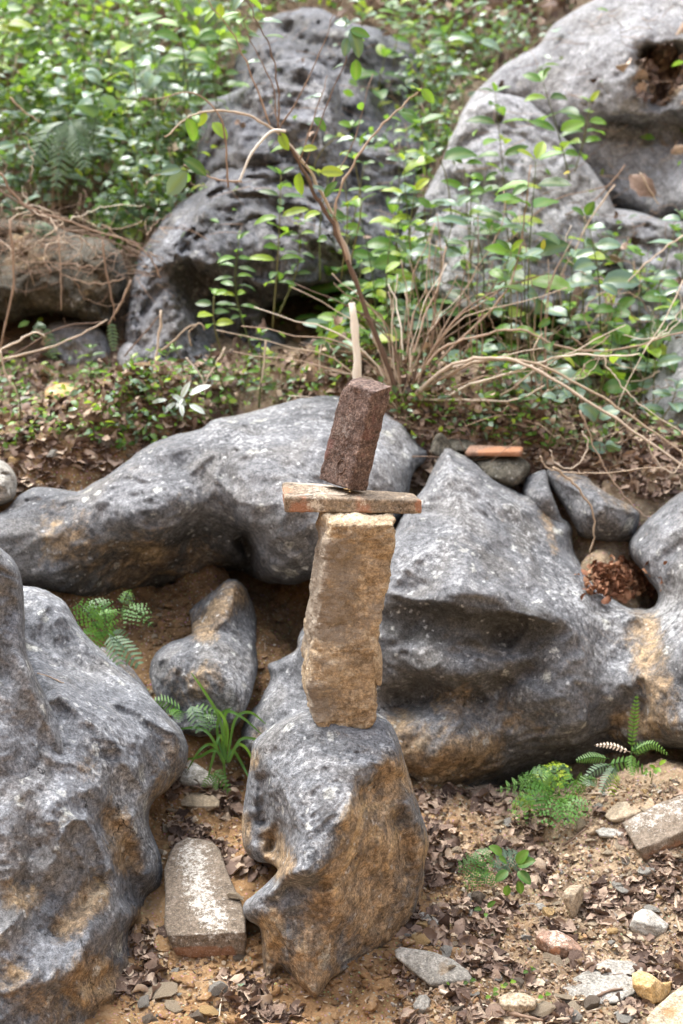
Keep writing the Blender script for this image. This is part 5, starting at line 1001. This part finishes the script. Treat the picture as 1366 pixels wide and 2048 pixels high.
# ferns
def frond_geo(P0, P1, sag, wid, n, nrm, bip=False, tri=False, curl=.0, seed=0):
    r_ = random.Random(seed); P0, P1 = np.array(P0), np.array(P1); L_ = np.linalg.norm(P1 - P0); nrm = np.array(nrm, float); d = (P1 - P0) / L_; side = np.cross(nrm, d); side /= np.linalg.norm(side); nn = np.cross(d, side)
    mid = (P0 + P1) / 2 + np.array([0, 0, 1.0]) * sag; R_ = cat_rom([P0, mid, P1], 12); V, F = tube([P0, mid, P1], L_ * .008, L_ * .003, 4, 6); V = list(V); F = list(F); C = [(.3, 0)] * len(V); n = max(6, int(n * .62))
    for i in range(n):
        t = .14 + .86 * i / n; k = t * (len(R_) - 1); a = int(min(k, len(R_) - 2)); p = R_[a] * (1 - k + a) + R_[a + 1] * (k - a); T = R_[a + 1] - R_[a]; T /= np.linalg.norm(T); n2 = np.cross(T, side); n2 *= np.sign(n2 @ nn) or 1
        w = wid * ((1 - t) ** .8 * 1.15 if tri else math.sin(math.pi * (t * .85 + .13)) ** .7) * r_.uniform(.9, 1.08)
        for sg in (-1, 1):
            D_ = side * sg * .93 + T * .42 - n2 * (.18 + r_.random() * .15); D_ /= np.linalg.norm(D_); wd = L_ / n * (.25 if not bip else .42); X = np.cross(n2, D_); X /= np.linalg.norm(X)
            if not bip:
                b0 = len(V); pts = [(0, -.5), (.12, .95), (.5, .9), (.85, .5), (1, 0), (.85, -.5), (.5, -.9), (.12, -.95)]
                for u, v in pts: V.append(p + D_ * w * u + X * wd * v - n2 * w * .18 * u * u); C.append((r_.random() * .15 + .4, 0))
                V.append(p + D_ * w * .5 - n2 * w * (.045 + .02)); C.append((.5, .6))
                F += [(b0 + i_, b0 + (i_ + 1) % 8, b0 + 8) for i_ in range(8)]
            else:
                m = max(2, int(w / (wid) * 4.5))
                for j in range(m + 1):
                    u = (j + .6) / (m + .6); q_ = p + D_ * w * u - n2 * w * .25 * u * u; l2 = min(w * .30, L_ / n * .62) * (1 - u * .7) + .0008
                    for s2 in ((-1, 1) if j < m else (0,)):
                        E = X * s2 * .85 + D_ * (.55 if s2 else 1); E /= np.linalg.norm(E); Y_ = np.cross(n2, E); b0 = len(V); hw = w / m * .42; c_ = (r_.random() * .2 + .4, 0)
                        V += [q_, q_ + E * l2 * .5 + Y_ * hw, q_ + E * l2, q_ + E * l2 * .5 - Y_ * hw]; C += [c_] * 4; F += [(b0, b0 + 1, b0 + 2), (b0, b0 + 2, b0 + 3)]
    return np.array(V), F, np.array(C)
def fern(base, Y, fronds, label, mat=None, cat='fern', group=None, name='fern'):
    h = P3(base[0], base[1], Y); root = empty(name, h); tag(root, label, cat, group)
    for i, f in enumerate(fronds):
        tx, ty, dY, wid, n, kind, sag = f[:7]; mt = f[7] if len(f) > 7 else (mat or M_fern); b_ = f[8] if len(f) > 8 else base
        P1 = P3(tx, ty, Y + dY); V, F, C = frond_geo(P3(b_[0], b_[1], Y), P1, sag, wid, n, (0, -.75, .65), kind != 's', kind == 't', seed=i + int(base[0])); cc = np.zeros((len(V), 4)); cc[:, 3] = 1; cc[:, :2] = C
        make_obj('frond', V, F, mt, parent=root, attr=cc)
    return root
fern((215,1290),1.05,[(150,1205,.0,.05,11,'b',.02),(205,1218,.05,.05,10,'b',.03),(222,1262,-.06,.045,10,'b',.02),(165,1270,-.02,.045,9,'b',.01),(185,1195,.08,.05,10,'b',.03)],'bright green fern rising behind the left boulder')
fern((218,1268),1.02,[(282,1335,-.1,.04,13,'s',.01,M_fern_dark),(262,1300,.02,.035,12,'s',.02,M_fern_dark),(240,1335,-.1,.035,12,'s',.01,M_fern_dark)],'silvery dark fern below the bright green one')
fern((246,1212),1.25,[(308,1256,-.08,.05,10,'t',.015),(262,1178,.05,.03,8,'t',.01),(248,1240,-.03,.012,6,'s',.0)],'drooping fern frond in the dark hollow under the ridge')
fern((368,1425),.92,[(298,1402,.0,.028,15,'s',.015),(345,1432,-.05,.03,8,'b',.01),(438,1428,.0,.03,10,'s',.01),(400,1470,-.1,.032,12,'s',.02,M_fern_dark,(380,1410)),(428,1462,-.06,.03,8,'b',.015,M_fern,(395,1430))],'fern clump with light and dark fronds beside the grass tuft')
fern((425,1545),.85,[(433,1582,-.05,.012,12,'s',.0),(462,1588,-.04,.02,10,'s',.01),(455,1560,.0,.018,9,'s',.01),(405,1575,-.02,.015,8,'s',.0)],'small fern under the grass tuft')
fern((1262,1505),.82,[(1274,1388,.0,.018,22,'s',.0),(1338,1510,-.03,.018,20,'s',.03),(1266,1552,-.06,.018,14,'s',.0),(1188,1490,.02,.012,16,'s',.01,M_twig_pale),(1200,1588,-.12,.022,18,'s',.01,M_fern_dark,(1235,1528)),(1150,1522,.0,.02,20,'s',.01,M_fern,(1220,1518)),(1170,1555,-.08,.02,14,'s',.01,M_fern_dark,(1225,1530)),(1300,1485,.02,.02,10,'b',.0)],'sword fern with an upright frond at the foot of the massive boulder')
fern((1120,1590),.80,[(990,1582,.0,.03,13,'b',.03),(1020,1640,-.12,.05,11,'b',.03),(1040,1555,.06,.05,11,'b',.03),(1095,1658,-.14,.05,11,'b',.03),(1165,1640,-.1,.05,10,'b',.02),(1160,1570,.02,.045,10,'b',.03),(1075,1530,.12,.06,10,'b',.03,M_leaf),(1110,1520,.12,.05,10,'b',.03,M_leaf),(1060,1610,-.1,.05,10,'b',.03),(1140,1655,-.12,.04,9,'b',.02)] + [(x_ + rv.gauss(0, 55), y_ + rv.uniform(-45, 50), rv.uniform(-.08, .05), rv.uniform(.022, .036), 17, rv.choice(['s', 's', 'b']), .025, rv.choice([M_fern, M_fern, M_leaf, M_fern_dark]), (x_, y_)) for x_, y_ in [(1040,1600),(1050,1590),(1075,1610),(1100,1600),(1120,1570),(1140,1600),(1150,1560),(1175,1580),(1200,1560),(1090,1630),(1130,1630),(1230,1545),(1210,1530)]],'broad feathery fern mound right of the pinnacle')
fern((985,1745),.48,[(912,1735,.0,.035,8,'b',.015),(925,1775,-.04,.03,7,'b',.01),(950,1700,.05,.035,8,'b',.01),(1040,1705,.05,.035,8,'b',.01,M_fern_dark),(1070,1715,.03,.03,8,'b',.01,M_fern_dark),(975,1770,-.04,.03,7,'b',.01)],'low feathery herb on the soil in front of the fern mound',cat='herb',name='herb')
fern((300,120),4.6,[(420,190,-.2,.16,22,'s',.10,M_fern_dark),(260,80,.1,.14,20,'s',.1,M_fern_dark),(330,190,-.3,.14,20,'s',.05,M_fern_dark),(240,150,-.1,.12,18,'s',.08,M_fern_dark)],'large pale tree fern fronds in the upper left')
fern((400,0),5.4,[(450,60,-.1,.14,18,'s',.05,M_fern_dark),(350,40,0,.14,18,'s',.05,M_fern_dark),(420,-60,0,.14,18,'s',.05,M_fern_dark)],'pale fern at the top edge left of the boulder peak')
fern((140,240),3.7,[(60,330,-.2,.08,20,'s',.05,M_fern_dark),(170,340,-.2,.08,20,'s',.03,M_fern_dark),(110,380,-.2,.08,18,'s',.03,M_fern_dark),(210,300,-.1,.08,18,'s',.05,M_fern_dark)],'dull fern hanging over the left outcrop')
fern((70,440),3.2,[(40,540,-.1,.06,18,'s',.02,M_fern_dark),(100,500,-.1,.06,16,'s',.03,M_fern_dark)],'fern fronds trailing down the mossy outcrop')
fern((222,640),2.7,[(228,705,-.05,.025,14,'s',.0,M_fern_dark),(90,650,.0,.03,14,'s',.03,M_fern_dark,(60,690)),(110,720,-.05,.03,14,'s',.0,M_fern_dark,(90,650)),(218,770,-.05,.025,14,'s',.0,M_fern_dark,(210,710))],'dark fern fronds hanging beside the low rocks on the left')

def leafy(base, Y, leaves, label, mat=M_leaf, name='seedling', cat='seedling', asp=.5):
    root = empty(name, P3(base[0], base[1], Y)); tag(root, label, cat); ms = leaf_meshes('s%g' % asp, mat, asp=asp, droop=.5)
    st = P3(base[0], base[1] , Y) ; top = P3(sum(l[0] for l in leaves) / len(leaves), min(base[1] - 6, sum(l[1] for l in leaves) / len(leaves)), Y)
    V, F = tube([st - Vector((0, 0, .01)), st.lerp(top, .5), top], .0015, .0009, 4, 3); make_obj('stem', V, F, M_stem, parent=root)
    for i, (tx, ty, ln) in enumerate(leaves):
        t = P3(tx, ty, Y - .01 - .02 * (i % 3)); d = t - top
        if d.length < 1e-3: d = Vector((.01, 0, .01))
        add_leaf(ms[i % 5], root, t - d.normalized() * ln, d, Vector((0, -.6, .8)), ln)
    return root
leafy((1020,1740),.45,[(1055,1700,.05),(1068,1718,.055),(1062,1765,.05),(1010,1795,.035),(985,1690,.045),(1000,1715,.04),(1045,1790,.04),(990,1760,.045)],'broad leaved seedling growing out of the feathery herb',asp=.6,mat=M_fern)
leafy((968,1828),.35,[(990,1802,.03),(950,1818,.028),(972,1832,.02)],'tiny bright seedling left of the curled leaves')
leafy((972,1876),.3,[(968,1862,.016),(985,1868,.018),(975,1880,.014)],'tiny seedling below the bright one beside the root')
leafy((900,1980),.06,[(915,1992,.04),(895,1965,.018)],'seedling with one broad leaf at the end of the lichened slab')
leafy((860,2040),-.02,[(845,2030,.03),(885,2036,.032),(862,2050,.03),(840,2045,.02)],'pale seedling at the bottom edge')
leafy((1120,2020),.0,[(1105,2022,.03),(1140,2020,.02),(1125,2035,.018)],'narrow leaved seedling among curled leaves at the bottom')
leafy((475,1975),.05,[(482,1970,.022)],'single round pale green leaf on the dead leaf pile',mat=M_leaf_grey,asp=.85)
leafy((430,835),2.0,[(378,762,.07),(418,765,.09),(365,830,.05),(300,800,.06),(322,822,.06),(410,825,.07),(345,785,.07),(352,812,.05)],'plant with chalk white leaves behind the arched ridge',mat=M_white,asp=.36,name='white_leaf_plant',cat='plant')
leafy((1300,1570),.80,[(1300,1530,.03),(1330,1520,.03),(1312,1545,.025),(1285,1548,.02),(1320,1538,.03)],'small round leaved weed above the fallen slabs')
for k, (px, py) in enumerate([(1000,1985),(985,2000),(1020,1975),(940,1972),(1060,1950),(1090,2000)]):
    h = cast(px, py, [GT])
    if h: leafy((px, py), h[0].y, [(px + 12, py - 12, .018), (px - 12, py - 5, .02), (px + 4, py - 18, .015)], 'tiny green weed sprouting in the litter near the half buried slab')['group'] = 'tiny weeds in the litter'

# grass tuft
root = empty('grass_tuft', P3(455, 1525, .88)); tag(root, 'arching green grass tuft between the left boulder and the pinnacle', 'grass tuft')
for i, pts in enumerate([[(450,1520),(440,1440),(410,1385),(382,1345)],[(452,1520),(450,1430),(480,1432),(525,1470)],[(455,1520),(470,1440),(500,1425),(532,1448)],[(450,1525),(435,1470),(440,1430),(465,1415)],[(448,1525),(425,1490),(400,1500),(375,1540)],
    [(450,1525),(430,1500),(395,1515),(355,1520)],[(455,1525),(445,1480),(448,1530),(455,1590)],[(452,1520),(440,1470),(425,1520),(415,1560)],[(458,1525),(475,1490),(495,1500),(512,1540)],[(458,1520),(480,1480),(510,1478),(545,1490)],[(450,1520),(455,1460),(440,1425),(420,1415)],[(446,1525),(420,1470),(390,1455),(350,1460)],[(455,1525),(465,1500),(485,1530),(500,1560)]]):
    Q = cat_rom([P3(p[0], p[1], .86 + .03 * math.sin(i * 2.1 + j)) for j, p in enumerate(pts)], 5); V, F = [], []; N = len(Q)
    for j, p in enumerate(Q):
        w = .0042 * math.sin(math.pi * (.12 + .86 * j / (N - 1))) ** .6; t = Q[min(j + 1, N - 1)] - Q[max(j - 1, 0)]; s_ = np.cross(t, [0, -1, .3]); s_ /= np.linalg.norm(s_) + 1e-9; V += [p - s_ * w, p + np.array([0, .001, -.001]), p + s_ * w]
        if j: F += [(3 * j - 3, 3 * j, 3 * j + 1, 3 * j - 2), (3 * j - 2, 3 * j + 1, 3 * j + 2, 3 * j - 1)]
    make_obj('blade', V, F, M_grass, parent=root)
# ------------------------------------------------------------------ dry shrub, twigs and vines
def line3(pts): return [P3(p[0], p[1], p[2]) for p in pts]
def stemY(pts, Y0, Y1): n = len(pts) - 1; return [(p[0], p[1], Y0 + (Y1 - Y0) * i / n) for i, p in enumerate(pts)]
shrub = empty('dry_shrub', P3(805, 835, 2.12)); tag(shrub, 'dry brown many stemmed shrub fanning out behind the pointed boulder', 'shrub')
def br(parent, pts, r0, r1, mat=None, jit=.012, seed=0, name='branch'):
    V, F = tube(line3(pts), r0, r1, 6, 5, jit, seed); return make_obj(name, V, F, mat or M_twig, parent=parent)
BR = [([(805,835),(775,730),(735,630),(700,530),(665,450),(625,380),(590,310),(560,270)],.012,.006,2.12,2.0,0),([(800,830),(760,700),(725,600),(690,490),(650,400),(610,330),(575,285),(540,255),(500,232),(450,222),(400,226),(365,242),(330,275)],.009,.003,2.12,2.0,1),
 ([(695,520),(670,430),(690,360),(735,285),(790,225),(842,178)],.006,.003,2.05,2.1,0),([(556,262),(558,190),(545,110),(515,45),(488,-10)],.004,.0018,2.0,2.0,0),([(540,250),(500,140),(460,60),(405,-10)],.004,.0018,2.0,2.0,0),([(556,265),(600,190),(640,105),(668,25)],.0035,.0015,2.0,2.05,0),
 ([(610,330),(650,220),(690,120),(700,60)],.0032,.0015,2.0,2.05,0),([(600,320),(640,200),(655,150)],.003,.0015,2.02,2.1,0),([(560,270),(540,160),(500,80),(480,20)],.003,.0015,2.02,2.1,0),([(640,400),(700,300),(745,150)],.003,.0015,2.1,2.2,0),
 ([(820,800),(880,745),(950,718),(1030,722),(1115,765),(1210,825),(1300,885),(1400,955)],.009,.005,2.1,1.75,1),([(818,800),(890,755),(960,722),(1060,725),(1140,760),(1220,805),(1290,852),(1400,930)],.008,.004,2.12,1.78,1),
 ([(812,790),(880,700),(960,672),(1040,660),(1110,690),(1180,702),(1260,695),(1390,655)],.006,.003,2.12,2.0,0),([(810,800),(860,710),(930,620),(1010,575),(1090,548)],.006,.003,2.12,2.3,0),([(805,800),(840,660),(880,560),(892,480)],.005,.003,2.12,2.3,0),
 ([(808,810),(900,700),(1000,600),(1035,520),(1050,430),(1062,330)],.006,.003,2.12,2.35,0),([(830,800),(930,800),(1030,800),(1090,770)],.005,.003,2.1,1.95,1),([(825,830),(920,805),(1000,790),(1060,750),(1150,700),(1250,650)],.005,.002,2.12,1.95,1),
 ([(815,810),(850,740),(840,620),(820,520)],.004,.002,2.12,2.3,0),([(820,815),(905,740),(960,640),(985,520)],.004,.002,2.12,2.4,0),([(800,820),(770,760),(700,700),(640,680)],.004,.002,2.1,2.1,0),([(795,820),(760,770),(715,750),(650,740)],.003,.0015,2.1,2.05,1),
 ([(830,830),(940,770),(1040,740),(1120,712),(1210,712),(1280,708)],.006,.003,2.12,1.9,1),([(815,800),(870,690),(940,560),(1000,460),(1010,380)],.004,.002,2.2,2.5,0),([(812,805),(800,700),(815,600),(800,520)],.004,.002,2.2,2.4,0)]
for i, (pts, r0, r1, Y0, Y1, pale) in enumerate(BR): br(shrub, stemY(pts, Y0, Y1), r0 * .8, r1 * .8, M_twig_pale if pale else M_twig, .012, i)
for k in range(34):
    a = R(rv.uniform(8, 172)) ; ln = rv.uniform(120, 380); x1 = 815 + math.cos(a) * ln * 1.2; y1 = 820 - math.sin(a) * ln; mx = 815 + math.cos(a) * ln * .4 + rv.gauss(0, 15); my = 820 - math.sin(a) * ln * .65; Y1 = rv.uniform(1.95, 2.5)
    br(shrub, [(rv.gauss(812, 14), rv.uniform(815, 845), 2.12), (mx, my, (2.12 + Y1) / 2), (x1, y1, Y1)], rv.uniform(.002, .0045), .0015, rv.choice([M_twig, M_twig, M_twig_pale]), .02, k + 50)
br(shrub, stemY([(572,262),(545,262),(520,285),(500,312),(488,340),(478,364)],1.99,1.97), .0052, .004, M_twig_white, .0, 3)
br(shrub, stemY([(484,363),(440,360),(400,345),(366,330)],1.97,1.95), .003, .002, M_twig, .004, 4)
br(shrub, stemY([(457,374),(453,320),(450,270),(435,225),(400,192),(365,185),(330,195),(298,200)],1.96,1.9), .0035, .0015, M_twig, .004, 5)
br(shrub, stemY([(453,300),(445,250),(440,235)],1.95,1.9), .0015, .001, M_twig, .004, 6); br(shrub, stemY([(338,195),(325,225)],1.9,1.9), .002, .0012, M_twig, 0, 7)
ms = leaf_meshes('shrub', M_leaf, asp=.52, droop=.7); mg = leaf_meshes('shrub', M_leaf_grey, asp=.55, droop=.6); my_ = leaf_meshes('shrub', M_yellow, asp=.45, droop=.4)
for i, (x0, y0, x1, y1, Y, m_) in enumerate([(374,343,330,392,1.92,mg),(366,318,418,345,1.9,ms),(362,338,318,340,1.9,mg),(376,345,368,375,1.95,ms),(372,236,402,282,1.97,ms),(425,245,455,275,2.0,ms),(600,345,595,395,2.0,ms),(640,345,690,338,2.0,ms),(605,300,630,290,2.0,ms),(655,480,625,470,2.0,ms),
    (700,60,742,70,2.0,ms),(695,75,690,110,2.0,mg),(700,50,665,35,2.0,mg),(712,118,712,165,2.0,ms),(700,60,730,108,2.0,mg),(684,38,705,45,2.0,mg),(842,178,872,205,2.1,ms),(840,180,815,165,2.1,mg),(745,285,728,262,2.1,mg),(1235,590,1205,560,2.0,mg),(560,265,575,300,2.0,ms),(1140,345,1125,345,2.2,my_),(690,655,650,672,2.1,ms),(1100,640,1080,650,2.0,ms),(1135,795,1128,770,1.9,mg),(1085,500,1088,478,2.1,my_),(650,395,668,360,2.0,ms)]):
    a, b_ = P3(x0, y0, Y), P3(x1, y1, Y - .03 * ((i % 3) - 1)); d = b_ - a; add_leaf(m_[i % 5], shrub, a, d, Vector((rv.gauss(0, .3), -.85, .5)), d.length)
for k in range(60):
    pts, r0, r1, Y0, Y1, pale = rv.choice(BR[:10] + BR[12:]); t = rv.uniform(.35, 1); i = min(int(t * (len(pts) - 1)), len(pts) - 2); f = t * (len(pts) - 1) - i; x = pts[i][0] * (1 - f) + pts[i + 1][0] * f; y = pts[i][1] * (1 - f) + pts[i + 1][1] * f
    add_leaf(rv.choice(ms if rv.random() < .55 else mg), shrub, P3(x, y, Y0 + (Y1 - Y0) * t), Vector((rv.gauss(0, 1), rv.gauss(0, .6), rv.gauss(-.1, .4))), UP + Vector((rv.gauss(0, .4), -.5, 0)), rv.uniform(.04, .085))
for k in range(22):      # reddish upright shoots
    x = rv.uniform(820, 1120); y0 = rv.uniform(640, 800); y1 = y0 - rv.uniform(120, 300); Y0 = rv.uniform(2.15, 2.6); V, F = tube(line3([(x, y0 + 60, Y0), (x + rv.gauss(0, 12), (y0 + y1) / 2, Y0), (x + rv.gauss(0, 30), y1, Y0 + .05)]), .003, .0014, 5, 4, .015, k + 900)
    o = make_obj('dry_shoot', V, F, M_twig); tag(o, 'thin upright reddish brown shoot in the thicket behind the pointed boulder', 'shoot', 'upright dry shoots in the thicket')
# dry cane
V, F = tube(line3([(716,790,2.0),(713,700,2.0),(704,606,2.02)]), .014, .012, 10, 4, .006); o = make_obj('dry_cane', V, F, M_bamboo); tag(o, 'thick pale dry cane standing behind the dark brick', 'cane')
# curling tendrils and vines, one by one
VN = [([(1080,912),(1088,930),(1110,942),(1160,946),(1230,945),(1300,935),(1390,938)],.0028,1.6,'pale dry tendril hooking in front of the smooth right boulder',1),([(1105,935),(1140,960),(1170,995),(1188,1035),(1187,1075),(1180,1108)],.0042,1.55,'thick pale dry stalk hanging over the leaf filled pocket',1),
 ([(1160,820),(1180,870),(1200,920),(1240,980),(1290,1030),(1366,1052)],.0026,1.7,'thin brown stem crossing down to the right boulder',0),([(1208,710),(1215,735),(1228,750),(1260,790),(1310,830),(1390,880)],.0025,1.8,'thin looping vine among the arching stems',1),
 ([(1165,862),(1175,885),(1168,915),(1140,937),(1110,925),(1100,900)],.0028,1.75,'pale vine loop beneath the arching stems',1),([(1300,870),(1298,895),(1315,925),(1345,945),(1366,920),(1362,900)],.003,1.7,'white curled tendril below the arching stems',1),
 ([(1280,345),(1300,380),(1318,410)],.003,2.8,'short pale broken stem before the upper right boulder',1),([(980,515),(1040,460),(1110,400),(1230,370)],.003,3.0,'slanting dry stem under the pale tilted boulder',0),([(1250,330),(1190,400),(1130,430)],.003,3.0,'slanting twig against the upper right boulder',0),
 ([(1366,470),(1300,520),(1260,560),(1220,600),(1180,650)],.003,2.4,'long vine slanting down from the right edge',1),([(1366,560),(1330,640),(1290,700),(1240,800),(1230,870)],.0022,2.0,'thin pale vine dropping at the right',1),([(1230,370),(1180,440),(1150,500),(1120,560),(1128,640)],.003,2.6,'curved vine under the upper right boulder',1),
 ([(0,345),(25,385),(60,415),(130,440),(200,465),(260,482),(300,515),(322,558)],.0045,2.7,'long dry vine arching over the mossy outcrop',0),([(0,380),(60,420),(140,460),(220,480),(285,520)],.0035,2.75,'second dry vine below the long arching one',0),([(20,195),(40,215),(80,245)],.004,3.0,'short pale broken vine in the left foliage',1),
 ([(20,440),(28,560),(10,650),(0,700)],.005,2.6,'thick dry vine hanging at the left edge',0),([(118,470),(122,560),(122,620)],.003,2.7,'root hanging straight down the mossy outcrop',0),([(205,480),(212,540),(225,600),(228,640)],.004,2.6,'root hanging off the right end of the mossy outcrop',0),([(262,560),(240,610),(215,650)],.005,2.6,'slanting root beside the mossy outcrop',0),
 ([(0,725),(60,690),(120,655),(200,645),(215,640)],.003,2.5,'slanting dead vine over the ferns at left',0),([(5,718),(80,700),(150,675),(215,640)],.004,2.45,'long dead vine crossing the low rocks on the left',1),([(0,700),(40,680),(70,665),(90,672)],.004,2.4,'short hooked dead vine by the left edge',1),
 ([(322,620),(315,700),(302,780)],.005,2.3,'upright dry stalk before the undercut boulder',1),([(320,705),(350,680),(375,655),(400,648),(410,660)],.0035,2.3,'curved dry stalk with hooked tip',1),([(383,692),(378,665),(395,648)],.003,2.32,'small hooked tendril in the gap',1),([(250,712),(285,670),(320,630)],.003,2.35,'slanting twig left of the upright stalk',0),
 ([(372,715),(400,750),(410,790)],.003,2.25,'forked pale twig before the undercut boulder',1),([(450,695),(425,740),(405,775)],.004,2.25,'pale straight twig leaning right of the forked one',1),([(600,762),(602,735),(625,730),(660,738),(700,752),(740,760)],.0028,2.2,'thin tendril curling left of the cane',1),([(650,770),(640,740),(640,700),(650,685),(665,700),(680,760)],.0028,2.25,'looping tendril left of the cane',1),
 ([(532,680),(526,740),(520,775)],.004,2.3,'thin dry cane beside the wispy sapling',1),([(0,700),(10,745),(30,780),(55,830)],.004,2.3,'dry stick leaning at the left edge',1),([(860,740),(900,880),(920,720)],.0,0,'',0)][:-1]
for i, (pts, r_, Y, lb, pale) in enumerate(VN):
    V, F = tube(line3([(p[0], p[1], Y) for p in pts]), r_, r_ * .6, 6, 5, .01, i + 200); o = make_obj('vine', V, F, M_twig_pale if pale else M_twig); tag(o, lb, 'vine' if 'vine' in lb or 'tendril' in lb or 'root' in lb else 'twig')
for k in range(84):      # tangle of thin runners
    if k % 84 < 58: x, y, Y = rv.uniform(960, 1340), rv.uniform(560, 860), rv.uniform(1.95, 2.7); L0 = rv.uniform(60, 200)
    else: x, y, Y = rv.uniform(0, 300), rv.uniform(350, 560), rv.uniform(2.6, 3.0); L0 = rv.uniform(60, 170)
    a = rv.uniform(0, 6.28); c_ = rv.uniform(-1.1, 1.1); pts = []
    for j in range(6): pts.append((x, y, Y + .03 * j)); x += math.cos(a) * L0 / 4; y += math.sin(a) * L0 / 5; a += c_ * .7
    V, F = tube(line3(pts), rv.uniform(.0015, .003), .0012, 5, 4, .02, k + 300); o = make_obj('runner', V, F, rv.choice([M_twig, M_twig_pale]))
    tag(o, 'thin dry runner looping through the %s' % ('tangle on the right' if k < 58 else 'dead stems on the left'), 'vine', 'dry runners in the %s tangle' % ('right' if k < 58 else 'left'))
itw = []
for k in range(1100):
    left = k % 2; px, py = (rv.uniform(0, 330), rv.gauss(450, 80)) if left else rv.choice([(rv.uniform(820, 1366), rv.uniform(500, 930)), (rv.uniform(400, 1366), rv.uniform(0, 500))]); h = cast(px, py)
    if h is None or h[0].y < 1.6: continue
    d = Vector((rv.gauss(0, 1), rv.gauss(0, .5), rv.gauss(0, .6 if left else .35))).normalized(); ln = rv.uniform(.05, .2); p = h[0] + Vector((0, -.05, rv.uniform(.0, .08))); V, F = tube([p, p + d * ln * .5 + Vector((rv.gauss(0, .015), 0, rv.gauss(0, .015))), p + d * ln], rv.uniform(.001, .0022), .0008, 4, 2); itw.append((V, F, rv.random()))
merged('dry_twigs', itw, M_twig, label='fine dry twigs tangled through the hillside undergrowth')
itw = []
for k in range(330):
    px, py = pick(REG_FRONT); h = cast(px, py, [GT])
    if h is None: continue
    a = rv.uniform(0, 6.3); ln = rv.uniform(.015, .07); d = Vector((math.cos(a), math.sin(a), rv.gauss(0, .12))); p = h[0] + Vector((0, 0, .004)); V, F = tube([p, p + d * ln * .5 + Vector((rv.gauss(0, .005), rv.gauss(0, .005), .003)), p + d * ln], rv.uniform(.0006, .0016), .0006, 4, 2); itw.append((V, F, rv.random()))
merged('twig_litter', itw, M_twig, label='short broken twigs in the leaf litter in front')
# twigs and roots lying on the soil in front
for i, (pts, r_, lb, mt) in enumerate([([(935,1762),(930,1800),(926,1835),(950,1850),(985,1865)],.0055,'bent brown root lying by the tiny seedlings',M_twig),([(1170,1590),(1220,1588),(1290,1580)],.004,'straight pale twig below the sword fern',M_twig_pale),([(1166,1802),(1190,1808),(1240,1810),(1295,1806),(1340,1795)],.004,'long root running right from the pointed stone',M_twig),
    ([(880,1985),(920,2000),(985,2020),(1010,2028)],.005,'mottled dead branch at the bottom by the tan lump',M_twig_pale),([(1010,2026),(1050,2036),(1085,2044)],.005,'dark dead branch end at the bottom',M_twig),([(1095,2046),(1140,2040),(1200,2020)],.005,'pale dead branch at the bottom right',M_twig_pale),
    ([(1350,1790),(1354,1840),(1366,1880)],.004,'dry stick at the right edge above the cream stone',M_twig_pale),([(330,1975),(420,1960),(440,1955)],.0015,'thin curved root below the white stained slab',M_twig),([(438,2040),(445,1990),(460,1965),(500,1962)],.0018,'thin bent twig on the dead leaf pile',M_twig_pale),
    ([(75,1348),(100,1356),(128,1368)],.0025,'rusty twig lying on the shoulder of the left boulder',M_twig),([(1195,1995),(1215,1985),(1245,1980)],.004,'short brown root on the half buried slab',M_twig),([(1130,1690),(1170,1660),(1185,1640)],.003,'slanting twig below the fern mound',M_twig),([(528,1330),(530,1300),(528,1270)],.002,'thin upright twig in the dirt of the hollow',M_twig),([(1085,1712),(1100,1730),(1115,1748)],.003,'short pale straight stick in the litter',M_twig_pale),([(1010,1770),(1020,1752),(1030,1740)],.003,'small cream stick by the herb',M_twig_pale)]):
    P_ = []
    for p in pts:
        h = cast(p[0], p[1]); 
        if h: P_.append(h[0] + Vector((0, 0, r_ * .8)))
    if len(P_) >= 2:
        V, F = tube(P_, r_, r_ * .6, 6, 4, .004, i + 400); o = make_obj('root' if 'root' in lb else 'twig', V, F, mt); tag(o, lb, 'root' if 'root' in lb else 'twig')
# dead leaf piles
itp = []
for k in range(110):
    px, py = rv.choice([(rv.gauss(500, 38), rv.gauss(2005, 16)), (rv.gauss(505, 30), rv.gauss(1990, 14)), (rv.gauss(300, 12), rv.gauss(1950, 22)), (rv.gauss(490, 26), rv.gauss(1735, 14)), (rv.gauss(890, 40), rv.gauss(1880, 14))]); h = cast(px, py, [GT])
    if h is None: continue
    V, F = rv.choice(DL); s_ = rv.uniform(.03, .065); M_ = rotm(rv.gauss(0, .9), rv.gauss(0, .9), rv.uniform(0, 6.3)); itp.append((V @ M_.T * s_ + np.array(h[0]) + [0, 0, .008], F, rv.random()))
merged('dead_leaf_pile', itp, M_dead, label='small drifts of curled dead leaves beside the pinnacle')
